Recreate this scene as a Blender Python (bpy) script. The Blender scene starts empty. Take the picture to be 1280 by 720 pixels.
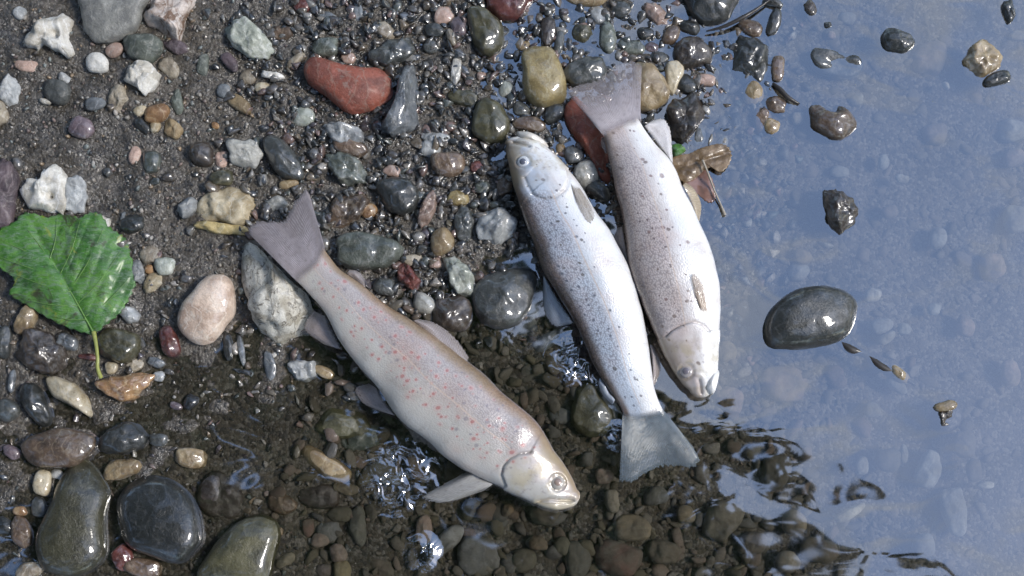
import bpy, bmesh, math, random
import numpy as np
from mathutils import Vector, Matrix, noise

# ------------------------------------------------------------------ camera, sky, sun, exposure
scene = bpy.context.scene
COL = scene.collection
TILT = math.radians(12.0)
DIST = 1.0
PX = 0.0006                                     # one photo pixel on the shore, metres
CAM = Vector((0.0, -DIST * math.sin(TILT), DIST * math.cos(TILT)))
cam_data = bpy.data.cameras.new('camera')
cam_data.sensor_width = 36.0
cam_data.lens = 36.0 * DIST / (1280 * PX)
cam_data.clip_start = 0.02
cam_data.clip_end = 500.0
cam = bpy.data.objects.new('camera', cam_data)
COL.objects.link(cam)
cam.location = CAM
cam.rotation_euler = (TILT, 0, 0)
scene.camera = cam

SUN_AZ = math.radians(94.0)                     # clockwise from +Y
SUN_EL = math.radians(47.0)
world = bpy.data.worlds.new('World')
scene.world = world
world.use_nodes = True
wn = world.node_tree
wbg = wn.nodes['Background']
sky = wn.nodes.new('ShaderNodeTexSky')
sky.sky_type = 'NISHITA'
sky.sun_disc = False
sky.sun_elevation = SUN_EL
sky.sun_rotation = SUN_AZ
sky.air_density = 1.0
sky.dust_density = 0.5
sky.ozone_density = 1.5
# thin broken cloud over the whole sky
wtc = wn.nodes.new('ShaderNodeTexCoord')
wcl = wn.nodes.new('ShaderNodeTexNoise')
wcl.inputs['Scale'].default_value = 8.0; wcl.inputs['Detail'].default_value = 6.0; wcl.inputs['Roughness'].default_value = .55
wn.links.new(wtc.outputs['Generated'], wcl.inputs['Vector'])
wmr = wn.nodes.new('ShaderNodeMapRange')
wmr.interpolation_type = 'SMOOTHSTEP'
for i_, v_ in ((1, .44), (2, .62), (3, 0.0), (4, .62)): wmr.inputs[i_].default_value = v_
wn.links.new(wcl.outputs[0], wmr.inputs[0])
wmx = wn.nodes.new('ShaderNodeMix'); wmx.data_type = 'RGBA'
wn.links.new(wmr.outputs[0], wmx.inputs[0])
wn.links.new(sky.outputs[0], wmx.inputs[6])
wmx.inputs[7].default_value = (2.5, 2.8, 3.4, 1)
wn.links.new(wmx.outputs[2], wbg.inputs[0])
wbg.inputs[1].default_value = 0.15

sun_data = bpy.data.lights.new('sun', 'SUN')
sun_data.energy = 1.4
sun_data.angle = math.radians(13.0)
sun_data.color = (1.0, 0.95, 0.88)
sun = bpy.data.objects.new('sun', sun_data)
COL.objects.link(sun)
sdir = Vector((math.cos(SUN_EL) * math.sin(SUN_AZ), math.cos(SUN_EL) * math.cos(SUN_AZ), math.sin(SUN_EL)))
sun.rotation_euler = sdir.to_track_quat('Z', 'Y').to_euler()
sun.location = sdir * 5

scene.view_settings.view_transform = 'Standard'
scene.view_settings.look = 'None'
scene.view_settings.gamma = 1.0
scene.view_settings.use_curve_mapping = False
scene.view_settings.exposure = 1.12
scene.render.engine = 'CYCLES'
scene.cycles.max_bounces = 8
scene.cycles.transparent_max_bounces = 12
scene.cycles.use_denoising = True
scene.cycles.sample_clamp_indirect = 6.0

# ------------------------------------------------------------------ helpers
_R = Matrix.Rotation(TILT, 3, 'X')
def at(px, py, z=0.0):
    """the point at height z that stands at photo pixel (px, py)"""
    d = _R @ Vector(((px - 640) * PX, (360 - py) * PX, -DIST))
    t = (z - CAM.z) / d.z
    return CAM + d * t
def to_px(x, y):
    """inverse for z = 0 (vectorised)"""
    dx, dy, dz = x - CAM.x, y - CAM.y, -CAM.z
    c, s = math.cos(TILT), math.sin(TILT)
    ly = c * dy + s * dz
    lz = -s * dy + c * dz
    k = -DIST / lz
    return 640 + dx * k / PX, 360 - ly * k / PX

def new_obj(name, me, parent=None):
    o = bpy.data.objects.new(name, me)
    COL.objects.link(o)
    if parent is not None:
        o.parent = parent
    return o
def tag(o, label=None, cat=None, group=None, kind=None):
    if label: o['label'] = label
    if cat: o['category'] = cat
    if group: o['group'] = group
    if kind: o['kind'] = kind
    return o
def empty(name, loc):
    o = bpy.data.objects.new(name, None)
    o.empty_display_size = 0.01
    o.location = loc
    COL.objects.link(o)
    return o
def mesh_from(name, verts, faces, material, smooth=True):
    me = bpy.data.meshes.new(name)
    me.from_pydata([tuple(v) for v in verts], [], faces)
    me.materials.append(material)
    if smooth:
        me.polygons.foreach_set('use_smooth', [True] * len(me.polygons))
    me.update()
    return me
def mesh_np(name, verts, faces, material, smooth=True):
    """fast path: numpy verts (n,3), faces (m,k)"""
    me = bpy.data.meshes.new(name)
    n, m, k = len(verts), len(faces), faces.shape[1]
    me.vertices.add(n)
    me.vertices.foreach_set('co', np.ascontiguousarray(verts, dtype=np.float32).ravel())
    me.loops.add(m * k)
    me.loops.foreach_set('vertex_index', np.ascontiguousarray(faces, dtype=np.int32).ravel())
    me.polygons.add(m)
    me.polygons.foreach_set('loop_start', np.arange(0, m * k, k, dtype=np.int32))
    me.polygons.foreach_set('loop_total', np.full(m, k, dtype=np.int32))
    me.update(calc_edges=True)
    me.validate()
    if smooth:
        me.polygons.foreach_set('use_smooth', np.ones(len(me.polygons), dtype=bool))
    me.materials.append(material)
    return me
def smooth01(t):
    t = max(0.0, min(1.0, t))
    return t * t * (3 - 2 * t)
def catmull(pts, n, closed=True):
    """n points along a smooth curve through pts (any dimension)"""
    P = [Vector(p) for p in pts]
    m = len(P)
    out = []
    segs = m if closed else m - 1
    for i in range(n):
        f = i * segs / n if closed else i * segs / (n - 1)
        k = min(int(f), segs - 1)
        t = f - k
        g = (lambda j: P[j % m]) if closed else (lambda j: P[max(0, min(m - 1, j))])
        a, b, c, d = g(k - 1), g(k), g(k + 1), g(k + 2)
        out.append(0.5 * ((2 * b) + (c - a) * t + (2 * a - 5 * b + 4 * c - d) * t * t + (3 * b - a - 3 * c + d) * t ** 3))
    return out
def interp(tab, x):
    xs = [a for a, _ in tab]; ys = [b for _, b in tab]
    return float(np.interp(x, xs, ys))

# node helpers
class NT:
    def __init__(self, name):
        self.m = bpy.data.materials.new(name)
        self.m.use_nodes = True
        self.t = self.m.node_tree
        self.p = self.t.nodes['Principled BSDF']
        self.out = self.t.nodes['Material Output']
    def n(self, typ, ins=None, **props):
        nd = self.t.nodes.new('ShaderNode' + typ)
        for k, v in props.items():
            setattr(nd, k, v)
        for k, v in (ins or {}).items():
            self.set(nd, k, v)
        return nd
    def set(self, nd, k, v):
        s = nd.inputs[k]
        if isinstance(v, bpy.types.NodeSocket):
            self.t.links.new(v, s)
        elif isinstance(v, bpy.types.Node):
            self.t.links.new(v.outputs[0], s)
        else:
            if isinstance(v, (tuple, list)) and len(v) == 3 and s.type == 'RGBA':
                v = (*v, 1.0)
            s.default_value = v
    def P(self, **kw):
        for k, v in kw.items():
            self.set(self.p, k.replace('_', ' '), v)
    def math(self, op, a, b=0.0, c=None, clamp=False):
        nd = self.n('Math', {0: a, 1: b}, operation=op, use_clamp=clamp)
        if c is not None: self.set(nd, 2, c)
        return nd.outputs[0]
    def mix(self, f, a, b, blend='MIX'):
        nd = self.n('Mix', data_type='RGBA', blend_type=blend)
        self.set(nd, 0, f); self.set(nd, 6, a); self.set(nd, 7, b)
        return nd.outputs[2]
    def ramp(self, f, stops, mode='LINEAR'):
        nd = self.n('ValToRGB', {0: f})
        cr = nd.color_ramp
        cr.interpolation = mode
        while len(cr.elements) < len(stops): cr.elements.new(0.5)
        for e, (p, c) in zip(cr.elements, stops):
            e.position = p
            e.color = (*c, 1) if len(c) == 3 else c
        return nd.outputs[0]
    def step(self, f, lo, hi, a=0.0, b=1.0):
        return self.n('MapRange', {0: f, 1: lo, 2: hi, 3: a, 4: b}, interpolation_type='SMOOTHSTEP').outputs[0]
    def noise(self, vec, scale, detail=3.0, rough=0.55, dist=0.0):
        return self.n('TexNoise', {'Vector': vec, 'Scale': scale, 'Detail': detail, 'Roughness': rough, 'Distortion': dist}).outputs[0]
    def above(self):
        """1 over the water level, 0 below: under water there is no wet film to shine"""
        z = self.n('SeparateXYZ', {0: self.n('NewGeometry').outputs['Position']}).outputs[2]
        return self.step(z, -.0005, .0010)
    def bump(self, h, strength, dist, normal=None):
        nd = self.n('Bump', {'Height': h, 'Strength': strength, 'Distance': dist})
        if normal is not None: self.set(nd, 'Normal', normal)
        return nd.outputs[0]

# ------------------------------------------------------------------ stone colours
# key: (main, second, speckle, words)
COLORS = {
    'grey':   ((.35, .345, .31), (.25, .25, .235), (.40, .39, .35), 'grey'),
    'lgrey':  ((.40, .41, .40), (.28, .29, .29), (.52, .52, .50), 'pale grey'),
    'dgrey':  ((.075, .08, .075), (.045, .048, .045), (.16, .16, .15), 'dark grey'),
    'black':  ((.022, .024, .022), (.04, .042, .038), (.09, .09, .085), 'black'),
    'white':  ((.66, .64, .58), (.50, .46, .38), (.74, .73, .70), 'white'),
    'chalk':  ((.76, .73, .64), (.60, .55, .44), (.16, .14, .11), 'chalky white'),
    'cream':  ((.56, .48, .33), (.45, .35, .20), (.64, .58, .45), 'cream'),
    'beige':  ((.36, .31, .23), (.26, .21, .15), (.46, .42, .35), 'beige'),
    'tan':    ((.36, .27, .15), (.27, .19, .10), (.45, .37, .24), 'tan'),
    'yellow': ((.42, .33, .15), (.32, .24, .10), (.52, .45, .28), 'yellow'),
    'orange': ((.34, .20, .09), (.24, .13, .06), (.46, .34, .20), 'orange'),
    'red':    ((.36, .105, .065), (.25, .08, .055), (.34, .20, .15), 'brick red'),
    'dred':   ((.15, .045, .035), (.09, .032, .028), (.22, .10, .08), 'dark red'),
    'pink':   ((.42, .29, .23), (.32, .22, .17), (.50, .41, .35), 'pink'),
    'purple': ((.15, .11, .12), (.09, .07, .08), (.26, .21, .22), 'purple'),
    'brown':  ((.15, .10, .065), (.09, .062, .042), (.25, .19, .13), 'brown'),
    'dbrown': ((.055, .042, .032), (.035, .028, .022), (.12, .10, .08), 'dark brown'),
    'olive':  ((.09, .083, .042), (.052, .05, .028), (.15, .14, .085), 'olive'),
    'dolive': ((.050, .047, .026), (.030, .029, .018), (.10, .095, .06), 'dark olive'),
    'green':  ((.125, .14, .115), (.07, .08, .066), (.24, .25, .22), 'grey green'),
    'mint':   ((.46, .48, .41), (.33, .36, .29), (.62, .63, .57), 'pale green'),
    'slate':  ((.165, .18, .19), (.09, .10, .108), (.30, .31, .32), 'slate blue'),
    'blush':  ((.60, .48, .38), (.50, .36, .27), (.66, .57, .48), 'pale pinkish cream'),
    'patchy': ((.60, .52, .46), (.24, .15, .10), (.68, .62, .56), 'pinkish white'),
}
_mats = {}
def stone_mat(key, wet):
    """wet 0 = damp, 1 = wet, 2 = streaming wet, 3 = under water (silty, no shine of its own)"""
    if (key, wet) in _mats: return _mats[(key, wet)]
    c1, c2, c3, w = COLORS[key]
    k = NT(f'{w} stone {("damp", "wet", "streaming wet", "silted")[wet]}')
    tc = k.n('TexCoord').outputs['Object']
    oi = k.n('ObjectInfo').outputs['Random']
    off = k.n('CombineXYZ', {0: k.math('MULTIPLY', oi, 7.0), 1: k.math('MULTIPLY', oi, 3.0), 2: oi})
    vec = k.n('VectorMath', {0: tc, 1: off}, operation='ADD').outputs[0]
    big = k.noise(vec, 55.0, 4.0, .6, .6)
    fine = k.noise(vec, 700.0, 3.0, .7)
    mid = k.noise(vec, 230.0, 4.0, .65, 1.0)
    if key in ('patchy', 'chalk'):
        f1 = k.step(big, .47, .62)
    else:
        f1 = k.step(big, .38, .66)
    col = k.mix(f1, c1, tuple(c * .78 for c in c2))
    crust = k.noise(vec, 120.0, 6.0, .75, .3)
    thr = (.56, .62) if key == 'chalk' else (.60, .72)
    col = k.mix(k.math('MULTIPLY', k.step(mid, *thr), .85 if key == 'chalk' else .55), col, c3)
    patch = k.noise(vec, 95.0, 5.0, .7, 1.6)
    col = k.mix(k.step(patch, .56, .66, 0.0, .6), col, k.mix(.5 if max(c1) > .12 else .06, c3, (.33, .31, .27)))
    # a few mineral veins
    wv = k.n('TexWave', {'Vector': vec, 'Scale': 26.0, 'Distortion': 9.0, 'Detail': 3.0, 'Detail Scale': 2.0}).outputs[1]
    vein = k.math('MULTIPLY', k.step(wv, .93, .99), .5 if max(c1) > .12 else .25)
    col = k.mix(vein, col, c3)
    # crystal grain
    col = k.mix(k.math('MULTIPLY', k.step(fine, .35, .7), .45), col, k.mix(1.0, col, (.55, .55, .55), 'MULTIPLY'))
    dust = tuple(min(.6, c * 1.25 + (.10 if max(c1) > .12 else .03)) for c in c1)
    col = k.mix(k.step(crust, .54, .68, 0.0, .5 if wet == 0 else .28), col, dust)
    col = k.mix(k.step(crust, .42, .30, 0.0, .55), col, tuple(c * .45 for c in c2))
    val = k.math('MULTIPLY_ADD', oi, .5, .75)
    col = k.mix(1.0, col, k.n('CombineColor', {0: val, 1: val, 2: val}).outputs[0], 'MULTIPLY')
    bh = k.math('ADD', k.math('MULTIPLY', mid, .6), k.math('MULTIPLY', fine, .35))
    nrm = k.bump(bh, .75, .0016)
    k.P(Base_Color=col, Normal=nrm)
    if wet == 3:
        k.P(Base_Color=k.mix(k.step(big, .3, .7, .60, .85), col, (.10, .088, .066)), Roughness=.9)
    elif wet == 0:
        k.P(Roughness=k.step(fine, .2, .8, .45, .75), Coat_Weight=.12, Coat_Roughness=.25)
    else:
        film = k.math('MULTIPLY', k.step(k.noise(vec, 90.0, 2.0), .35, .6, .35, 1.0), k.above())
        fb = k.bump(k.math('ADD', k.noise(vec, 160.0, 3.0), k.math('MULTIPLY', mid, .3)), .30 if wet == 1 else .17, .0011)
        k.P(Roughness=.38, Coat_Weight=film, Coat_Roughness=.05 if wet == 1 else .03, Coat_IOR=1.6 if max(c1) < .13 else (1.6 if wet == 1 else 1.75))
        k.set(k.p, 'Coat Normal', fb)
    _mats[(key, wet)] = k.m
    return k.m

# ------------------------------------------------------------------ the shore: ground height
CTRL = [  # photo px, height in mm over the water
    (0, 0, 13), (150, 100, 13), (280, 30, 11), (50, 200, 12), (200, 220, 10), (330, 130, 7), (450, 60, 6), (120, 330, 8), (0, 400, 4),
    (250, 330, 6), (420, 220, 5), (520, 150, 4), (560, 40, 3), (480, 320, 3), (580, 280, 3), (640, 60, -1.5), (690, 30, -2.2), (760, 40, -1.2), (700, 150, -.5),
    (740, 200, -1), (820, 40, -1.5), (860, 120, -.8), (880, 200, -3), (940, 60, -3), (960, 140, -7), (990, 30, -8), (1060, 60, -16), (1200, 60, -20), (1270, 20, -15),
    (920, 260, -10), (1000, 250, -18), (1150, 250, -24), (1270, 300, -26), (900, 400, -12), (1000, 400, -20), (1150, 450, -23), (1270, 500, -24),
    (620, 400, -4), (680, 430, -7), (740, 450, -8), (600, 470, -9), (700, 540, -11), (820, 500, -10), (420, 480, -3), (330, 470, 0), (250, 480, -1), (420, 560, -6),
    (330, 560, -3), (500, 600, -12), (560, 680, -17), (420, 680, -12), (300, 680, -8), (150, 480, 0), (60, 520, 0), (120, 640, -4), (20, 640, 0), (200, 560, -1),
    (700, 650, -18), (800, 620, -20), (900, 620, -24), (1000, 620, -26), (1100, 600, -26), (1270, 680, -28), (900, 720, -26),
]
_C = np.array(CTRL, dtype=float)
def fbm(x, y, seed=0):
    rng = np.random.RandomState(seed)
    s = np.zeros_like(x)
    for o, (f, a) in enumerate([(14, 1.0), (31, .62), (67, .42), (140, .24), (290, .13)]):
        for j in range(4):
            th = rng.uniform(0, 6.283); ph = rng.uniform(0, 6.283); fr = f * rng.uniform(.7, 1.35)
            s += a * .5 * np.sin(fr * 6.283 * (x * math.cos(th) + y * math.sin(th)) + ph + 1.3 * np.sin(fr * 3.1 * (x * math.sin(th) - y * math.cos(th)) + ph * 2))
    return s
def ground_z(x, y):
    x = np.atleast_1d(np.asarray(x, float)); y = np.atleast_1d(np.asarray(y, float))
    px, py = to_px(np.clip(x, -.5, .5), np.clip(y, -.32, .36))
    num = np.zeros_like(x); den = np.zeros_like(x)
    for cx, cy, h in CTRL:
        w = 1.0 / (((px - cx) ** 2 + (py - cy) ** 2) / 1e4 + .25) ** 2.2
        num += w * h; den += w
    z = num / den * .001
    z += fbm(x, y) * .0011
    bank = np.clip(-x - .75, 0, 5) * .30 + np.clip(-y * .6 - x * .6 - 1.0, 0, 5) * .15
    deep = np.clip(x - .6, 0, 3) * -.10
    return z + bank + deep
def gz(x, y):
    return float(ground_z(x, y)[0])

def axis(lo, hi, flo, fhi, step, far):
    a = list(np.arange(flo, fhi + 1e-9, step))
    up, d = [], step
    v = a[-1]
    while v < hi:
        d *= 1.35; v += d; up.append(v)
    dn, d = [], step
    v = a[0]
    while v > lo:
        d *= 1.35; v -= d; dn.append(v)
    return np.array(dn[::-1] + a + up)
def grid_mesh(name, X, Y, zf, material):
    gx, gy = np.meshgrid(X, Y)
    z = zf(gx.ravel(), gy.ravel())
    v = np.stack([gx.ravel(), gy.ravel(), z], 1)
    nx, ny = len(X), len(Y)
    i = (np.arange(ny - 1)[:, None] * nx + np.arange(nx - 1)[None, :]).ravel()
    f = np.stack([i, i + 1, i + nx + 1, i + nx], 1)
    return mesh_np(name, v, f, material)

k = NT('wet river mud and sand')
tc = k.n('TexCoord').outputs['Object']
n1 = k.noise(tc, 18.0, 5.0, .6, .4)
n2 = k.noise(tc, 420.0, 4.0, .75)
n3 = k.noise(tc, 1300.0, 2.0, .7)
vor = k.n('TexVoronoi', {'Vector': tc, 'Scale': 420.0})
vcol = vor.outputs['Color']
base = k.ramp(n1, [(.3, (.040, .031, .020)), (.5, (.078, .063, .043)), (.7, (.125, .104, .076))])
grain = k.n('SeparateColor', {0: vcol})
base = k.mix(k.step(grain.outputs[0], .55, .75), base, k.mix(.5, base, (.26, .235, .20)))
base = k.mix(k.step(grain.outputs[1], .72, .8), base, k.mix(.7, base, (.02, .018, .016)))
base = k.mix(k.step(n2, .35, .7), base, k.mix(1.0, base, (.55, .54, .52), 'MULTIPLY'))
hh = k.math('ADD', k.math('MULTIPLY', n2, .8), k.math('ADD', k.math('MULTIPLY', n3, .35), k.math('MULTIPLY', vor.outputs['Distance'], -.5)))
k.P(Base_Color=base, Normal=k.bump(hh, .9, .0022), Roughness=k.step(n2, .3, .7, .25, .55), Coat_Weight=k.math('MULTIPLY', k.above(), k.step(n1, .35, .65, 1.0, .35)), Coat_Roughness=.07, Coat_IOR=1.6)
k.set(k.p, 'Coat Normal', k.bump(hh, .6, .0016))
GROUND_MAT = k.m
gme = grid_mesh('ground', axis(-40, 40, -.46, .46, .0022, 40), axis(-40, 40, -.29, .34, .0022, 40), ground_z, GROUND_MAT)
ground = new_obj('ground', gme)
tag(ground, 'dark wet mud and sand of the river bank', None, None, 'structure')

# water
k = NT('shallow river water')
tc = k.n('TexCoord').outputs['Object']
flow = k.n('Mapping', {'Vector': tc, 'Rotation': (0, 0, .7), 'Scale': (1.0, 1.7, 1.0)}).outputs[0]
w1 = k.noise(flow, 6.0, 1.0, .4, .5)
w2 = k.noise(flow, 22.0, 1.0, .4, .6)
w3 = k.noise(tc, 92.0, .8, .35, 1.2)
def spot(p, r):
    d = k.n('VectorMath', {0: tc, 1: tuple(at(*p))}, operation='DISTANCE').outputs['Value']
    return k.step(d, r, r * .25)
dist1 = k.math('MAXIMUM', spot((498, 598), .036), k.math('MAXIMUM', spot((718, 452), .024), k.math('MAXIMUM', spot((528, 690), .017), spot((770, 545), .013))))
h = k.math('ADD', k.math('MULTIPLY', w1, .0040), k.math('MULTIPLY', w2, .00022))
h = k.math('ADD', h, k.math('MULTIPLY', k.math('MULTIPLY', w3, dist1), .0052))
bp = k.n('Bump', {'Height': h, 'Strength': 1.0, 'Distance': 1.0}).outputs[0]
gl = k.n('BsdfGlossy', {'Color': (1, 1, 1), 'Roughness': .03, 'Normal': bp})
tr = k.n('BsdfTransparent', {'Color': (.93, .93, .90)})
ci = k.math('ABSOLUTE', k.n('VectorMath', {0: k.n('NewGeometry').outputs['Incoming'], 1: bp}, operation='DOT_PRODUCT').outputs['Value'])
F0 = .27
fr = k.math('MULTIPLY_ADD', k.math('POWER', k.math('SUBTRACT', 1.0, ci, clamp=True), 5.0), 1 - F0, F0)
mx = k.n('MixShader', {0: fr, 1: tr, 2: gl})
k.t.links.new(mx.outputs[0], k.out.inputs[0])
WATER_MAT = k.m
X = axis(-6, 40, -.46, .46, .02, 40); Y = axis(-30, 30, -.3, .36, .02, 40)
wme = grid_mesh('water', X, Y, lambda x, y: np.zeros_like(x), WATER_MAT)
water = new_obj('water', wme)
tag(water, 'shallow clear river water rippling over pebbles', None, None, 'structure')
# ------------------------------------------------------------------ stones
def pillow_mesh(name, outline, hz, material, seed=0, rough=.06, flat=.55, angular=False, n=40, m=7, dent=None, smooth=False):
    """closed pebble: outline = list of (x, y) round (0, 0); hz = half height"""
    if angular:
        pts = []
        q = len(outline)
        for i in range(q):                       # keep the corners, only blunt them
            a, b = Vector(outline[i]), Vector(outline[(i + 1) % q])
            pts += [a.lerp(b, .12), a.lerp(b, .5), a.lerp(b, .88)]
        ring = catmull(pts, n)
    else:
        ring = catmull(outline, n)
    size = sum(p.length for p in ring) / n
    rings = []
    for j in range(-m + 1, m):
        r = max(.02, math.cos(j / m * math.pi / 2))
        z = math.copysign(math.sqrt(max(0.0, 1 - r ** (2 / flat))) ** (1.0 if not angular else .8), j) if j else 0.0
        rings.append((r, z * hz))
    V, F = [], []
    rnd = random.Random(seed)
    rx = max(abs(q.x) for q in ring); ry = max(abs(q.y) for q in ring)
    planes = []                                  # worn faces cut into the upper side
    t0 = rnd.uniform(0, 6.283)
    for pi in range(5 if angular else 4):
        t = t0 + pi * 1.57 + rnd.uniform(-.5, .5); nz = (.985 if pi == 4 else rnd.uniform(.30, .80)) if angular else rnd.uniform(.75, .98)
        nr = math.sqrt(1 - nz * nz)
        planes.append((Vector((nr * math.cos(t), nr * math.sin(t), nz)), rnd.uniform(.66, .92) if angular else rnd.uniform(.86, 1.0)))
    if smooth: planes = planes[:1]
    levels = [ring]                              # the outline fades to an even oval towards the top
    for _ in range(40):
        L = levels[-1]
        levels.append([(L[i - 1] + L[i] * 2 + L[(i + 1) % n]) * .25 for i in range(n)])
    o = Vector((rnd.uniform(-50, 50), rnd.uniform(-50, 50), rnd.uniform(-50, 50)))
    tx, ty = rnd.uniform(-.12, .12), rnd.uniform(-.12, .12)
    def put(x, y, z):
        p = Vector((x / rx, y / ry, z / hz))
        for pn, pd in planes:
            e = pn.dot(p) - pd
            if e > 0: p -= pn * (e * (.9 if angular else .7))
        x, y, z = p.x * rx, p.y * ry, p.z * hz
        p = Vector((x, y, z))
        q = p / size
        d = noise.noise(q * 1.3 + o) * rough * 1.6 + noise.noise(q * 3.1 + o) * rough * .8
        if angular:
            d += noise.noise(q * 2.4 - o) * rough * .7 + noise.noise(q * 7 + o) * rough * .45 + noise.noise(q * 17 + o) * rough * .2
        else:
            d += noise.noise(q * 7 + o) * rough * .22 + noise.noise(q * 16 + o) * rough * .10
        p2 = p * (1 + d)
        p2.z = z * (1 + d * 2.2) + (tx * x + ty * y) * (1 if z > 0 else .3)
        if dent:
            for dx, dy, dr, dd in dent:
                e = math.hypot(x - dx, y - dy) / dr
                if z > 0 and e < 2.5: p2.z -= dd * math.exp(-e * e)
        V.append(p2)
    put(0, 0, -hz)
    for r, z in rings:
        lv = levels[int(40 * smooth01((1 - r) * 1.15))]
        for p in lv:
            put(p.x * r, p.y * r, z)
    put(0, 0, hz)
    k = len(rings)
    for i in range(n):
        F.append((0, 1 + (i + 1) % n, 1 + i))
        for j in range(k - 1):
            a = 1 + j * n
            F.append((a + i, a + (i + 1) % n, a + n + (i + 1) % n, a + n + i))
        a = 1 + (k - 1) * n
        F.append((a + i, a + (i + 1) % n, len(V) - 1))
    return mesh_from(name, V, F, material)

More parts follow.
